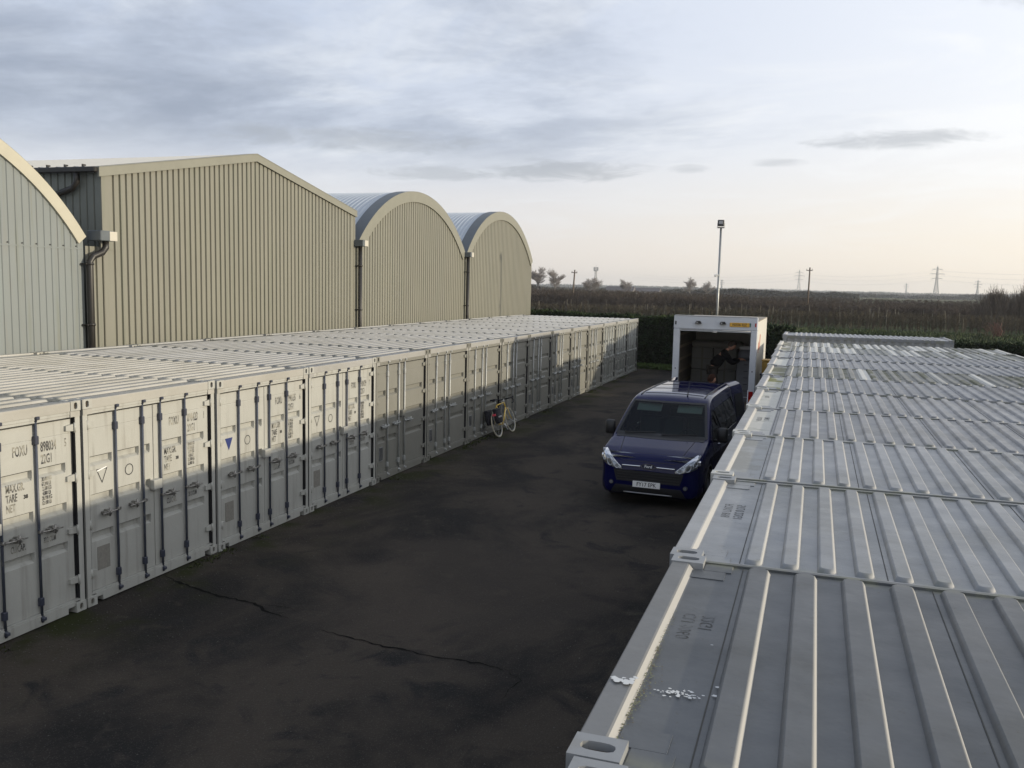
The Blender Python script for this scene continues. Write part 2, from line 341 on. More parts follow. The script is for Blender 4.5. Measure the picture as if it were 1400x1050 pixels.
def roof_extra(moss,white,pitch=None,x0=.41):
    def f(cur,e):
        N,L=e['N'],e['L']; sp=N.new('ShaderNodeSeparateXYZ'); L.new(e['tc'].outputs['Object'],sp.inputs[0])
        def M_(op,a,b=None):
            q=N.new('ShaderNodeMath'); q.operation=op
            for i,v in enumerate((a,b)):
                if v is None: continue
                if isinstance(v,(int,float)): q.inputs[i].default_value=v
                else: L.new(v,q.inputs[i])
            return q.outputs[0]
        # dirt film
        c=e['mixc'](e['mr'](e['noise'](1.1,7,.65),.38,.66,0,.85),cur,tuple(k*q for k,q in zip(e['base'],(.66,.65,.60))))
        c=e['mixc'](e['mr'](e['noise'](4.5,8,.75),.56,.72,0,.45),c,tuple(k*q for k,q in zip(e['base'],(1.35,1.33,1.25))))
        # dirt settled in the troughs between the ribs
        c=e['mixc'](e['mr'](sp.outputs[2],2.556,2.570,(.28 if e['base'][0]<.15 else .20),0),c,tuple(k*q for k,q in zip(e['base'],(.50,.56,.62))))
        # fine specks
        v=N.new('ShaderNodeTexNoise'); v.inputs['Scale'].default_value=38; v.inputs['Detail'].default_value=3; L.new(e['vec'],v.inputs[0])
        c=e['mixc'](e['mr'](v.outputs[0],.66,.74,0,.5),c,(.07,.065,.05))
        # algae along the two long edges
        d=M_('MINIMUM',sp.outputs[1],M_('SUBTRACT',WR,sp.outputs[1]))
        em=M_('MULTIPLY',e['mr'](d,.02,.16,1,0),e['mr'](e['noise'](5,6),.42,.66,0,.75))
        c=e['mixc'](em,c,(.17,.175,.125))
        if pitch:
            # single ribs repainted or grown over: random per rib and half
            k=M_('FLOOR',M_('DIVIDE',M_('SUBTRACT',M_('MULTIPLY',sp.outputs[0],-1),x0-.012),pitch*.5))
            cb=N.new('ShaderNodeCombineXYZ'); L.new(k,cb.inputs[0]); L.new(e['oi'].outputs['Random'],cb.inputs[1]); L.new(M_('FLOOR',M_('MULTIPLY',sp.outputs[1],.43)),cb.inputs[2])
            wn=N.new('ShaderNodeTexWhiteNoise'); L.new(cb.outputs[0],wn.inputs[0])
            if moss: c=e['mixc'](M_('MULTIPLY',e['mr'](wn.outputs[0],.30,.32,1,0),e['mr'](e['noise'](1.4,6),.38,.60,0,moss)),c,(.065,.070,.028))
            if white: c=e['mixc'](e['mr'](wn.outputs[0],1-white,1-white+.02,0,.9),c,(.62,.61,.56))
        # dirt lies on the flats; the raised rail stays cleaner
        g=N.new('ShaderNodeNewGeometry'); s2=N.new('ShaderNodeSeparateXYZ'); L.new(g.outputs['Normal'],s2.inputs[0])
        clean_sunlit=(.47,.455,.42)
        # steep faces turned to the sun are painted paler, as sunlit glints
        c=e['mixc'](M_('MULTIPLY',e['mr'](s2.outputs[2],.55,.90,SUN_GLINT_MIX,0),e['mr'](s2.outputs[0],.0,.35)),c,clean_sunlit)
        c=e['mixc'](e['mr'](sp.outputs[0],-.135,-.124,0,.20),c,tuple(k*.85 for k in clean_sunlit))
        return c
    return f
WR=2.38
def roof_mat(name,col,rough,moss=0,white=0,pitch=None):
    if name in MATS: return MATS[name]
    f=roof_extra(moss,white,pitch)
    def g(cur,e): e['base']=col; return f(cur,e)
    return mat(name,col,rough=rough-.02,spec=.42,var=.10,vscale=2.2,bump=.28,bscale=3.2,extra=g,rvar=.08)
def holed(b,o,ex,ey,w,h,cx,cy,hw,hh,depth,mi=0,mih=1,n=20):
    # rectangle w x h (lower left at o) with a stadium hole, tunnel and back wall
    o=Vector(o);ex=Vector(ex);ey=Vector(ey);ez=ex.cross(ey)
    def rectp(t):
        c,s=math.cos(t),math.sin(t); kx=1e9 if abs(c)<1e-6 else ((w-cx) if c>0 else cx)/abs(c); ky=1e9 if abs(s)<1e-6 else ((h-cy) if s>0 else cy)/abs(s); k=min(kx,ky); return (cx+c*k,cy+s*k)
    corners=[math.atan2(y-cy,x-cx)%(2*math.pi) for x,y in ((0,0),(w,0),(w,h),(0,h))]
    ts=sorted([2*math.pi*i/n+.01 for i in range(n)]+corners)
    P=3.2
    def hp(t):
        c,s=math.cos(t),math.sin(t); k=1/((abs(c)/hw)**P+(abs(s)/hh)**P)**(1/P); return (cx+c*k,cy+s*k)
    m=len(ts); v=[];f=[]
    for t in ts: a=rectp(t); v.append(o+ex*a[0]+ey*a[1])
    for t in ts: a=hp(t); v.append(o+ex*a[0]+ey*a[1])
    for t in ts: a=hp(t); v.append(o+ex*a[0]+ey*a[1]-ez*depth)
    b.add(v,[(i,(i+1)%m,m+(i+1)%m,m+i) for i in range(m)]+[(m+i,m+(i+1)%m,2*m+(i+1)%m,2*m+i) for i in range(m)],mi)
    b.add(v[2*m:],[tuple(range(m))],mih)
def casting(x1,y0,sy,z0,top=True,front=True):
    # x1 outer face, extends inward .178 ; y0..y0+sy*.125 ; z0..z0+.118
    b=MB(); L_,W_,H_=.178,.150,.118
    ya,yb=(y0,y0+W_) if sy>0 else (y0-W_,y0)
    x0=x1-L_
    if top: holed(b,(x0,ya,z0+H_),(1,0,0),(0,1,0),L_,W_,L_/2,W_/2,.060,.030,.030)
    else: b.add([(x0,ya,z0+H_),(x1,ya,z0+H_),(x1,yb,z0+H_),(x0,yb,z0+H_)],[(0,1,2,3)])
    holed(b,(x1,ya,z0),(0,1,0),(0,0,1),W_,H_,W_/2,H_/2,.026,.040,.03)
    b.add([(x0,ya,z0),(x1,ya,z0),(x1,ya,z0+H_),(x0,ya,z0+H_)],[(0,1,2,3)])
    b.add([(x0,yb,z0),(x1,yb,z0),(x1,yb,z0+H_),(x0,yb,z0+H_)],[(3,2,1,0)])
    b.add([(x0,ya,z0),(x0,yb,z0),(x0,yb,z0+H_),(x0,ya,z0+H_)],[(0,3,2,1)] if 0 else [(0,1,2,3)])
    b.add([(x0,ya,z0),(x1,ya,z0),(x1,yb,z0),(x0,yb,z0)],[(3,2,1,0)])
    return b
LEN=6.058; HT=2.591
def roof_panel(W,pitch,wid,z=2.553,h=.026,x0=.41,seams=True):
    b=MB()
    # profile in x: rail, drop, flat plate, sheet
    prof=[(-.0,2.470),(-.0,2.578),(-.006,2.584),(-.092,2.584),(-.100,2.580),(-.122,z+.001),(-.37,z),(-LEN+.10,z),(-LEN+.09,2.582),(-LEN,2.582),(-LEN,2.47)]
    ys=[.15,W-.15]
    b.grid([[(x,y,zz) for y in ys] for x,zz in prof[:6]],flip=True)
    b.grid([[(x,y,zz) for y in (.006,.05,W-.05,W-.006)] for x,zz in prof[5:7]],2,flip=True); b.grid([[(x,y,zz) for y in (.006,.05,W-.05,W-.006)] for x,zz in prof[6:8]],flip=True)
    b.grid([[(x,y,zz) for y in ys] for x,zz in prof[7:]],flip=True)
    # end pieces under castings
    for ya,yb in ((.006,.15),(W-.15,W-.006)): b.box(-.122,-.0,ya,yb,2.40,2.468); b.box(-LEN,-LEN+.1,ya,yb,2.40,2.468)
    # side top rails, slightly proud
    for ya,yb in ((.0,.032),(W-.032,W)): b.box(-LEN+.178,-.178,ya,yb,2.47,z+.013)
    # ribs with rounded ends
    n=int((LEN-x0-.25)/pitch)
    def ring(xc,y0_,y1_,hw,r,zz,k=3):
        pts=[]
        for (cx,cy,a0) in ((xc+hw-r,y1_-r,0),(xc-hw+r,y1_-r,90),(xc-hw+r,y0_+r,180),(xc+hw-r,y0_+r,270)):
            for i in range(k+1):
                t=R(a0+90*i/k); pts.append((cx+r*math.cos(t),cy+r*math.sin(t),zz))
        return pts
    for i in range(n):
        xc=-(x0+wid/2+i*pitch); e0=.055; rr=[]
        for (ins,dz,r) in ((0,0.0005,.035),(.006,h*.45,.034),(.012,h*.85,.030),(.019,h,.025)):
            rr.append(ring(xc,e0+ins*1.4,W-e0-ins*1.4,wid/2-ins,min(r,wid/2-ins-.002),z+dz))
        m=len(rr[0]); v=[p for q in rr for p in q]; f=[]
        for a in range(3):
            for j in range(m): f.append((a*m+j,a*m+(j+1)%m,(a+1)*m+(j+1)%m,(a+1)*m+j))
        b.add(v,f,0,True); b.add(rr[3],[tuple(range(m))],0,True)
    # seams
    if seams:
        for xs in (.385,x0-.03+pitch*4,x0-.03+pitch*9,x0-.03+pitch*14):
            if xs<LEN-.3: b.box(-xs-.0025,-xs+.0025,.04,W-.04,z-.002,z+.0025,1)
    # doubler plates by the castings
    for ya,yb in ((.008,.16),(W-.16,W-.008)): b.box(-.33,-.181,ya,yb,z-.001,z+.006)
    for ya,yb in ((.008,.30),(W-.30,W-.008)): b.box(-.30,-.128,ya+.155 if ya<1 else ya,yb if ya<1 else yb-.155,z-.001,z+.0055)
    return b
def body_shell(W,lo=.0):
    b=MB()
    # corrugated long sides and rear wall, floor
    pit=.278; n=int((LEN-.36)/pit); xs=[]
    for i in range(n):
        x=-.18-i*pit; xs+=[(x,0),(x-.07,0),(x-.14,1),(x-.21,1)]
    xs.append((-.18-n*pit,0)); xs.append((-LEN+.12,0))
    for y,s in ((0.004,1),(W-.004,-1)):
        b.grid([[(x,y+s*.034*d,.16),(x,y+s*.034*d,2.47)] for x,d in xs])
        b.box(-LEN+.178,-.178,*( (y-.002,y+.05) if s>0 else (y-.05,y+.002)),.02,.16)
    ysr=[]; q=.12
    while q<W-.3: ysr+=[(q,0),(q+.07,0),(q+.11,1),(q+.18,1)]; q+=.22
    ysr.append((W-.12,0))
    b.grid([[(-LEN+.01+.04*d,y,.16),(-LEN+.01+.04*d,y,2.47)] for y,d in ysr])
    for ya,yb in ((.004,.12),(W-.12,W-.004)): b.box(-LEN+.002,-LEN+.12,ya,yb,.118,2.468)
    b.box(-LEN+.02,-.06,.03,W-.03,.14,.17)
    return b
def front_frame(W):
    b=MB()
    for ya,yb in ((.004,.078),(W-.078,W-.004)):
        b.box(-.16,-.008,ya,yb,.118,2.468)         # corner posts
    b.box(-.10,-.014,.078,W-.078,2.40,2.4695)         # lower lip of header
    b.rbox(-.10,-.006,.150,W-.150,2.43,2.468,.004)
    # sill with fork notches beside the castings
    b.box(-.12,-.012,.26,W-.26,.018,.135); b.box(-.12,-.012,.150,.26,.085,.135); b.box(-.12,-.012,W-.26,W-.150,.085,.135)
    b.box(-.12,-.02,.078,W-.078,.1355,.16)
    return b
def door(y0,y1,segs,zc=(1.86,1.38,.90)):
    b=MB(); X=-.050; D=.052; zt,zb=2.375,.165
    zs=[zb,zb+.02,zt-.02,zt]; prof={}
    for t in zc: zs+=[t+.004,t,t-.085,t-.120]
    ysl=[y0,y1]
    for a,c in segs: ysl+=[a,a+.012,c-.012,c]
    zs+= [2.20,2.206,2.212]
    zs=sorted(set(round(q,4) for q in zs)); ysl=sorted(set(round(q,4) for q in ysl))
    def dep(y,z_):
        k=0
        for a,c in segs:
            if a+.0119<=y<=c-.0119: k=1
        d=0
        for t in zc:
            if abs(z_-t)<1e-4 or abs(z_-(t-.085))<1e-4: d=1
        s=.004 if abs(z_-2.206)<1e-4 else 0
        return d*k*D+s
    b.grid([[(X-dep(y,z_),y,z_) for z_ in zs] for y in ysl])
    for a,c in segs:
        for t in zc: b.box(X-D-.004,X-D+.006,a+.012,c-.012,t-.016,t+.001,1)  # dark strip painting the shadow line under each groove lip
    # edges of the leaf
    b.box(X-.05,X-.001,y0,y0+.012,zb,zt); b.box(X-.05,X-.001,y1-.012,y1,zb,zt); b.box(X-.05,X-.001,y0+.012,y1-.012,zt-.012,zt); b.box(X-.05,X-.001,y0+.012,y1-.012,zb,zb+.012)
    return b
def gasket(W):  # door rubber and shade strips in one mesh
    b=MB(); b.box(-.115,-.110,.0785,W-.0785,.161,2.3995); b.box(-.095,-.055,W-.110,W-.0788,.162,2.398); b.box(-.0545,-.0095,W-.0835,W-.0782,.161,2.3985); b.box(-.0545,-.0095,.0782,.0835,.161,2.3985); b.box(-.02,-.0035,W+.002,W+.010,.125,2.46); return b  # door rubber, plus black strips standing for shade on posts and container gap
def lock_rod(y,dx=0):
    b=MB(); x=-.022
    b.tube([(x,y,.085),(x,y,2.475)],.0165,10)
    return b
def rod_fit(y):
    x=-.022; out=[]
    for zt in (2.455,.095):
        b=MB(); b.rbox(-.012,.026,y-.022,y+.028,zt-.018,zt+.020,.006); b.box(-.04,-.012,y-.028,y+.028,zt-.026,zt+.026); b.tube([(x,y,zt-.04),(x,y,zt+.034)],.022,10); out.append(b)
    for zt in (2.20,.30):
        b=MB(); b.rbox(-.052,-.001,y-.029,y+.029,zt-.05,zt+.05,.007); out.append(b)
    return out
def rod_gusset(y,zc=(1.86,1.38,.90)):
    b=MB()
    return b
def handle(y,z,side,l=.32):
    b=MB(); x=.012; s=side
    b.tube([(x-.03,y,z),(x+.012,y,z)],.022,10)
    b.tube([(x,y,z),(x+.012,y+s*.08,z-.004),(x+.014,y+s*l,z-.010)],[.012,.010,.008],8)
    yy=y+s*l*.62
    b.rbox(-.05,x+.020,yy-.022,yy+.022,z-.045,z+.030,.006); b.tube([(x+.02,yy,z-.055),(x+.02,yy,z+.055)],.011,8); b.tube([(x+.016,yy-.035,z+.02),(x+.02,yy+.03,z-.035)],.009,6)
    b.rbox(-.05,x+.005,yy-.07,yy+.07,z-.012,z+.012,.004)
    return b
def hinge(y0,y1,z):
    b=MB(); b.tube([(-.018,(y0+y1)/2 if 0 else (y0 if abs(y0-0)<.1 or y0<1 else y1),z-.07),(-.018,(y0 if y0<1 else y1),z+.07)],.014,8)
    b.prism([(y0,z-.045),(y1,z-.030),(y1+(.0 if y0<1 else 0),z+.030),(y0,z+.045)],0,-.048,-.026)
    return b
def stencil(b,txt,y,z,size,sx=.62,mi=0,bold=.0):
    b.mesh(text_mesh(txt,size,'LEFT',bold),frame((-.0475,y,z),(0,1,0),(0,0,1),sx,1.0),mi)
def ring_mark(b,y,z,r,w_,mi=0,n=28):
    v=[];f=[]
    for i in range(n):
        t=2*math.pi*i/n
        for q in (r,r-w_): v.append((-.0475,y+q*math.cos(t),z+q*math.sin(t)))
    for i in range(n): f.append((2*i,2*i+1,(2*i+3)%(2*n),(2*i+2)%(2*n)))
    b.add(v,f,mi)
def tri_mark(b,y,z,s,filled,mi):
    P=[Vector((-.0475,y-s*.55,z+s*.5)),Vector((-.0475,y+s*.55,z+s*.5)),Vector((-.0475,y,z-s*.62))]
    if filled: b.add(P,[(0,1,2)],mi); return
    c=(P[0]+P[1]+P[2])/3; Q=[c+(p-c)*.80 for p in P]
    b.add(P+Q,[(0,1,4,3),(1,2,5,4),(2,0,3,5)],mi)
def vent_panel(y,z,h,louver):
    b=MB()
    if louver:
        b.rbox(-.050,-.040,y,y+.16,z,z+h,.003)
        k=z+.03
        while k<z+h-.02: b.prism([(-.041,k),(-.030,k+.004),(-.041,k+.020)][::-1],1,y+.015,y+.145,0) if 0 else b.box(-.040,-.033,y+.015,y+.145,k,k+.009,1); k+=.022
    else: b.box(-.050,-.0465,y,y+.21,z,z+h)
    return b
HZ=(2.27,1.66,1.02,.40)
def container(kind,W,paint,rodm,roofm,roof_args,num=None,tri=None,nrod=4,name='shipping_container',roofpaint=None,mark38=True,roof_text=None,splash=False,plate=None):
    root=empty(name)
    body_shell(W).build('body',paint,root)
    roof_panel(W,*roof_args).build('roof',[roofm,MATS['roof_seam'],plate or roofm],root)
    front_frame(W).build('front_frame',paint,root)
    gasket(W).build('door_gasket',blk,root)  # door rubber plus black strips standing for shade
    for (x1,y0,s) in ((.004,-.004,1),(.004,W+.004,-1),(-LEN+.174,-.004,1),(-LEN+.174,W+.004,-1)):
        casting(x1,y0,s,2.472).build('corner_casting',[paint if x1>-1 else roofm,MATS['casting_dark']],root)
        casting(x1,y0,s,.0,top=False).build('corner_casting',[paint,MATS['casting_dark']],root)
    k=W/2.51; mid=W/2
    if nrod==4: rods=[(0,.55*k),(0,1.03*k),(1,1.37*k),(1,1.87*k)]
    else: rods=[(0,.55*k),(0,1.08*k),(1,1.36*k)]
    for di in (0,1):
        y0,y1=((.112,mid-.006),(mid+.006,W-.112))[di]
        rr=[y for d,y in rods if d==di]; segs=[]; a=(y0+.025) if di==0 else (y0+.05)
        for r_ in rr:
            if r_-.045-a>.08: segs.append((a,r_-.045))
            a=r_+.045
        if (y1-.05 if di==1 else y1-.03)-a>.1: segs.append((a,y1-.09 if di==1 else y1-.06))
        d=door(y0,y1,segs).build('door',[paint,MATS['groove_shade_line']],root)
        for r_ in rr:
            lock_rod(r_).build('lock_rod',rodm,d)
            for q in rod_fit(r_): q.build('rod_bracket',rodm if kind!='A' else MATS['navy_bracket'],d)
        for z_ in HZ:
            hb=MB()
            if di==0: 
                hb.tube([(-.012,.080,z_-.06),(-.012,.080,z_+.06)],.013,8); hb.prism([(.080,z_-.045),(.185,z_-.030),(.185,z_+.030),(.080,z_+.045)],0,-.049,-.020)
            else:
                hb.tube([(-.012,W-.080,z_-.06),(-.012,W-.080,z_+.06)],.013,8); hb.prism([(W-.080,z_-.045),(W-.205,z_-.030),(W-.205,z_+.030),(W-.080,z_+.045)],0,-.049,-.020)
            hb.build('hinge',paint,d)
        hm=MATS['handle_steel'] if kind=='A' else galv
        for i,r_ in enumerate(rr):
            z_=1.13
            if nrod==3 and di==1: handle(r_,z_,1,.36).build('handle',hm,d)
            else: handle(r_,z_,-1 if di==0 else 1,.30).build('handle',hm,d)
        if di==0:
            vent_panel(.22,.40,.30,kind!='A').build('vent',[MATS['vent_grey'] if kind=='A' else galvd,dark],d)
        else:
            b=MB(); b.rbox(-.050,.030,mid-.085,mid+.080,1.235,1.365,.006)
            b.build('lock_box',paint,d)
        if num and di==1:
            b=MB()
            stencil(b,num[0],1.57,2.10,.165,.46,0,.003); stencil(b,num[1],1.955,2.10,.165,.46,0,.003); stencil(b,num[2],2.30,2.10,.14,.50,0,.002); stencil(b,'22G1',1.955,1.955,.155,.48,0,.003)
            for i,t in enumerate(('MAX.GR.','TARE','NET')): stencil(b,t,1.465,1.70-i*.112,.128,.50,0,.003)
            for i,t in enumerate(('30.480 KG','67.200 LB',' 2.180 KG',' 4.800 LB','28.300 KG','62.400 LB')): stencil(b,t,1.955,1.725-i*.056,.066,.50,0,.0022)
            stencil(b,'CU.CAP.',1.50,1.00,.11,.50,0,.002); stencil(b,'33.2 CU.M',1.955,1.00,.09,.45,0,.002)
            b.build('stencil_lettering',ink,d)
            b=MB(); stencil(b,'38',1.70,1.575,.060,1.0,0,.003)
            b.build('unit_number',blk,d)
        if tri and di==0:
            b=MB()
            if tri=='half': tri_mark(b,.33,1.60,.17,False,0); b.add([(-.047,.25,1.655),(-.047,.41,1.685),(-.047,.41,1.70),(-.047,.25,1.672)],[(0,1,2,3)],2)
            else: tri_mark(b,.33,1.60,.17,tri=='fill',1 if tri=='fill' else 0)
            b.build('painted_triangle',[blk,inkb,inkw],d); b=MB(); ring_mark(b,.80,1.585,.075,.012,0); b.build('painted_circle',blk,d)
    if roof_text or splash:
        b=MB()
        if roof_text:
            for i,t in enumerate(roof_text):
                b.mesh(text_mesh(t,.090,'LEFT',0.0),frame((-.205-.085*i,.85,2.5545),(0,1,0),(-1,0,0) if 0 else (1,0,0),1.0,1.0))
            b.build('roof_stencil',MATS['roof_ink'],root)
    return root
mat('roof_seam',(.05,.05,.045),rough=.8); mat('groove_shade_line',(.045,.045,.042),rough=.9); mat('casting_dark',(.06,.045,.03),rough=.9,var=.5,vscale=30,col2=(.16,.08,.03),c2scale=18)
mat('navy_bracket',(.035,.04,.06),rough=.45); mat('handle_steel',(.28,.27,.25),rough=.38,metal=.7,var=.3,vscale=20); mat('vent_grey',(.21,.20,.175),rough=.8,var=.15,vscale=30)
mat('roof_ink',(.035,.035,.035),rough=.7,extra=lambda cur,e: e['mixc'](e['mr'](e['noise'](16,5,.7),.42,.58,0,.9),cur,(.13,.135,.14)))
PL=2.545; WL=2.51
WR=WL
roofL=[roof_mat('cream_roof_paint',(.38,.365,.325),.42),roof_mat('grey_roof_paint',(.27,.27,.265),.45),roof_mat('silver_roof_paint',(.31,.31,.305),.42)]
texts=[('FOXU','898034','5'),('FOXU','898423','1'),('FOXU','998135','6'),('FOXU','910429','7')]
tris=['half','half','fill','out']
labs=['cream container cut off by the left edge of the photo, numbered FOXU 898034','cream container with an outlined triangle topped by a white strip and circle, numbered FOXU 898423','cream container with a filled blue triangle on its left door, numbered FOXU 998135','last cream lettered container before the beige ones, thin outlined triangle and circle',
 'nearest beige container, next to the last cream lettered one','second beige container from the cream ones, its doors in sunlight','beige container whose doors stand just before the parked yellow bicycle, left of its pannier','beige container directly behind the front wheel of the yellow bicycle, half in shade','beige container just beyond the bicycle, doors wholly in shade','last wholly shaded beige container before the sunlit ones','first sunlit beige container beyond the shaded ones','second sunlit beige container beyond the shaded ones, before the pale ones','first of the three pale four-rod containers at the far end of the left row','middle of the three pale four-rod containers at the far end of the left row','farthest container of the left row, against the dark hedge']
protoB=None; protoC=None
for i in range(15):
    rm=roofL[0] if i in(0,1,2) else roofL[2] if i in(3,) else roofL[1] if i<6 else roofL[2]
    if i<4: c=container('A',WL,cream,navy,rm,(.262,.135,2.553,.030,.41),num=texts[i],tri=tris[i])
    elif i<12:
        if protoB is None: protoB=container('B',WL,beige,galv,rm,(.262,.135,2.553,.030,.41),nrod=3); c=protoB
        else: c=copy_tree(protoB)
    else:
        if protoC is None: protoC=container('C',WL,pale,galv,rm,(.262,.135,2.553,.030,.41),nrod=4); c=protoC
        else: c=copy_tree(protoC)
    rr=random.Random(i*7+1)
    c.location=(rr.uniform(-.012,.012),(i-1)*PL+(PL-WL)/2,rr.uniform(-.006,.006)); tag(c,labs[i],'container','containers in the left row facing the lane')
# ---- right row: roofs seen from above
SUN_GLINT_MIX=.80
WRR=2.38; PR=2.406; WR=WRR
spec_r=[ # pitch, width, material
 (.243,.125,'a'),(.243,.125,'a'),(.200,.105,'b'),(.195,.105,'b'),(.190,.100,'c'),(.186,.100,'c'),(.19,.10,'g'),(.188,.10,'d'),(.188,.10,'d'),(.190,.10,'e'),(.190,.10,'f'),(.19,.10,'f')]
RM={'a':('slate_grey_roof_paint',(.105,.112,.118),.50,0,0),'b':('light_grey_roof_paint',(.245,.255,.265),.42,0,0),'c':('grey_white_roof_paint',(.215,.22,.23),.42,0,0),'d':('blue_grey_roof_paint',(.175,.185,.205),.42,0,0),'g':('mossy_roof_paint',(.24,.24,.22),.6,1.0,.12),'e':('streaked_white_roof_paint',(.28,.285,.27),.6,.6,.34),'f':('patchy_white_roof_paint',(.26,.26,.24),.6,1.0,.40)}
labr=['grey container roof right under the camera, bottom edge of the photo','nearest right-row container, dark slate grey roof with white bird droppings on its front rail','light grey roof second from the camera, long number stencilled on its front plate','light grey roof third from the camera, beside the front of the blue van','right-row roof with a sharp black stencil on its front plate, one rib end painted white','right-row roof with a small faint stencil on a bright front plate, before the mossy patches','right-row roof with a green and yellow algae stain on its front plate','right-row roof streaked dark green with two bright white ribs side by side','right-row roof with a blank bright cream front plate, just beyond the green streaked one','smooth blue-grey roof beyond the one with the blank cream front plate','roof of alternating white and grey ribs, third from the far end of the right row','roof mottled white and dark moss, second from the far end of the right row','farthest right-row container, plain blue-grey, standing higher and shorter than the others']
mats_r=['a','a','b','b','c','c','d','g','d','d','e','f']
skew=-.032
def pm(nm,col,st=None,lo=.45,hi=.6,sc_=2.5): return mat(nm,col,rough=.6,spec=.25,var=.06,vscale=3,bump=.1,bscale=6,col2=st,c2scale=sc_,c2lo=lo,c2hi=hi)
PLT={3:pm('light_front_plate',(.33,.335,.33),(.27,.27,.25)),4:pm('cream_front_plate',(.50,.49,.44),(.36,.36,.31),.58,.7),5:pm('cream_front_plate_worn',(.50,.49,.44),(.34,.34,.28),.55,.68),
 6:pm('green_stained_plate',(.44,.44,.38),(.17,.17,.04),.44,.52,1.6),7:pm('mossy_front_plate',(.40,.40,.35),(.13,.13,.07),.36,.52,1.4),8:pm('blank_cream_plate',(.60,.59,.52)),9:pm('pale_front_plate',(.47,.47,.44),(.30,.29,.24),.5,.62),10:pm('silt_front_plate',(.46,.45,.40),(.20,.19,.12),.46,.56,2.0),11:pm('silt_front_plate_dark',(.42,.41,.36),(.16,.15,.09),.42,.52,2.0)}
for i in range(12):
    k=i-1; p_,w_,_=spec_r[i]; mk=mats_r[i]; nm,col,ro,mo,wh=RM[mk]
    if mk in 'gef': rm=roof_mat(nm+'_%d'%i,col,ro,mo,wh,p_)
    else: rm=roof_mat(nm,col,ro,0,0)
    rt_=None
    if i==1: rt_=['CU 9060','22G1']
    if i==2: rt_=['FOXU 898','512 8 22G1']
    if i==4: rt_=['FOXU89','8840 2']
    if i==5: rt_=['FOXU']
    c=container('D',WRR,mat('off_white_container_paint',(.42,.42,.39),rough=.5,var=.06) if i in(3,4,5,8) else greyc,galv,rm,(p_,w_,2.553,.028,.41),nrod=4,roof_text=rt_,plate=PLT.get(i))
    yb=-3.367+skew*0+PR*k     # far boundary at k -> this one's near boundary is yb-PR
    xx=7.609+skew*k
    c.rotation_euler=(0,0,math.pi)
    c.location=(xx,yb-.013,-.004*(i%3)-(.03 if i>1 else .02)); tag(c,labr[i],'container','containers in the right row seen from above')
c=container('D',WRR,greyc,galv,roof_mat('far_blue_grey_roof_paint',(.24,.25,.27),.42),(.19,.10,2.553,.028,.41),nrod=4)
c.rotation_euler=(0,0,math.pi); c.location=(7.28,-3.367+PR*11+.16+2.0,.055); c.scale=(.86,1,1) ; tag(c,labr[12],'container','containers in the right row seen from above')
# sleepers lifting the last container
for (xa,xb) in ((7.35,7.65),(12.0,12.3)):
    b=MB(); b.rbox(xa,xb,23.0,25.2,0,.053,.012); tag(b.build('timber_sleeper',mat('old_timber',(.10,.075,.05),rough=.9,var=.3,vscale=6,stretch=(4,1,4))),'weathered timber sleeper under the farthest right-row container','sleeper','sleepers under the farthest container')
# bird droppings and algae clumps on the nearest right roof
dr=MB(); rnd=random.Random(9)
def blob(b,x,y,z,r,n=11,el=1.0,mi=0):
    P=[(x+r*el*math.cos(2*math.pi*i/n)*rnd.uniform(.55,1.1),y+r*math.sin(2*math.pi*i/n)*rnd.uniform(.55,1.1),z) for i in range(n)]
    b.add([(x,y,z+.0004)]+P,[(0,1+i,1+(i+1)%n) for i in range(n)],mi,True)
zr=2.553-.02
for _ in range(46): blob(dr,7.672+rnd.uniform(-.042,.035),-5.16+rnd.gauss(0,.012),2.5672,rnd.uniform(.003,.012),n=9,el=1.3)
for _ in range(6): blob(dr,7.70+rnd.uniform(0,.02),-5.11+rnd.uniform(-.02,.01),2.5672,.004,el=2)
for _ in range(60):
    blob(dr,7.89+rnd.gauss(0,.045),-5.13+rnd.gauss(.0,.018),zr+.0035,rnd.uniform(.0015,.007),el=1.4)
for (x,y,r_) in ((8.02,-5.02,.008),(8.02,-5.10,.012),(8.05,-5.09,.008),(8.06,-4.98,.006),(7.95,-4.6,.004)): blob(dr,x,y,zr+.0035,r_,el=1.8)
near_roof=[o for o in sc.objects if o.get('label','').startswith('nearest right-row')][0]
o=dr.build('bird_droppings',mat('bird_lime',(.60,.61,.60),rough=.8))
bpy.context.view_layer.update()
o.parent=near_roof; o.matrix_parent_inverse=near_roof.matrix_world.inverted(); o['kind']='stuff'
ms=MB()
for _ in range(420):
    t=rnd.betavariate(2.0,3.0); y=-5.62+t*1.5+rnd.gauss(0,.05); xx=7.609+.120+abs(rnd.gauss(.0,.012+.014*(abs(t-.38)<.12))); blob(ms,xx,y,zr+.004+rnd.uniform(0,.003),rnd.uniform(.002,.0055),n=6,mi=0 if rnd.random()<.6 else 1)
o=ms.build('algae_crust',[mat('algae',(.20,.205,.12),rough=1),mat('brown_silt',(.13,.11,.075),rough=1)]); o.parent=near_roof; o.matrix_parent_inverse=near_roof.matrix_world.inverted(); o['kind']='stuff'
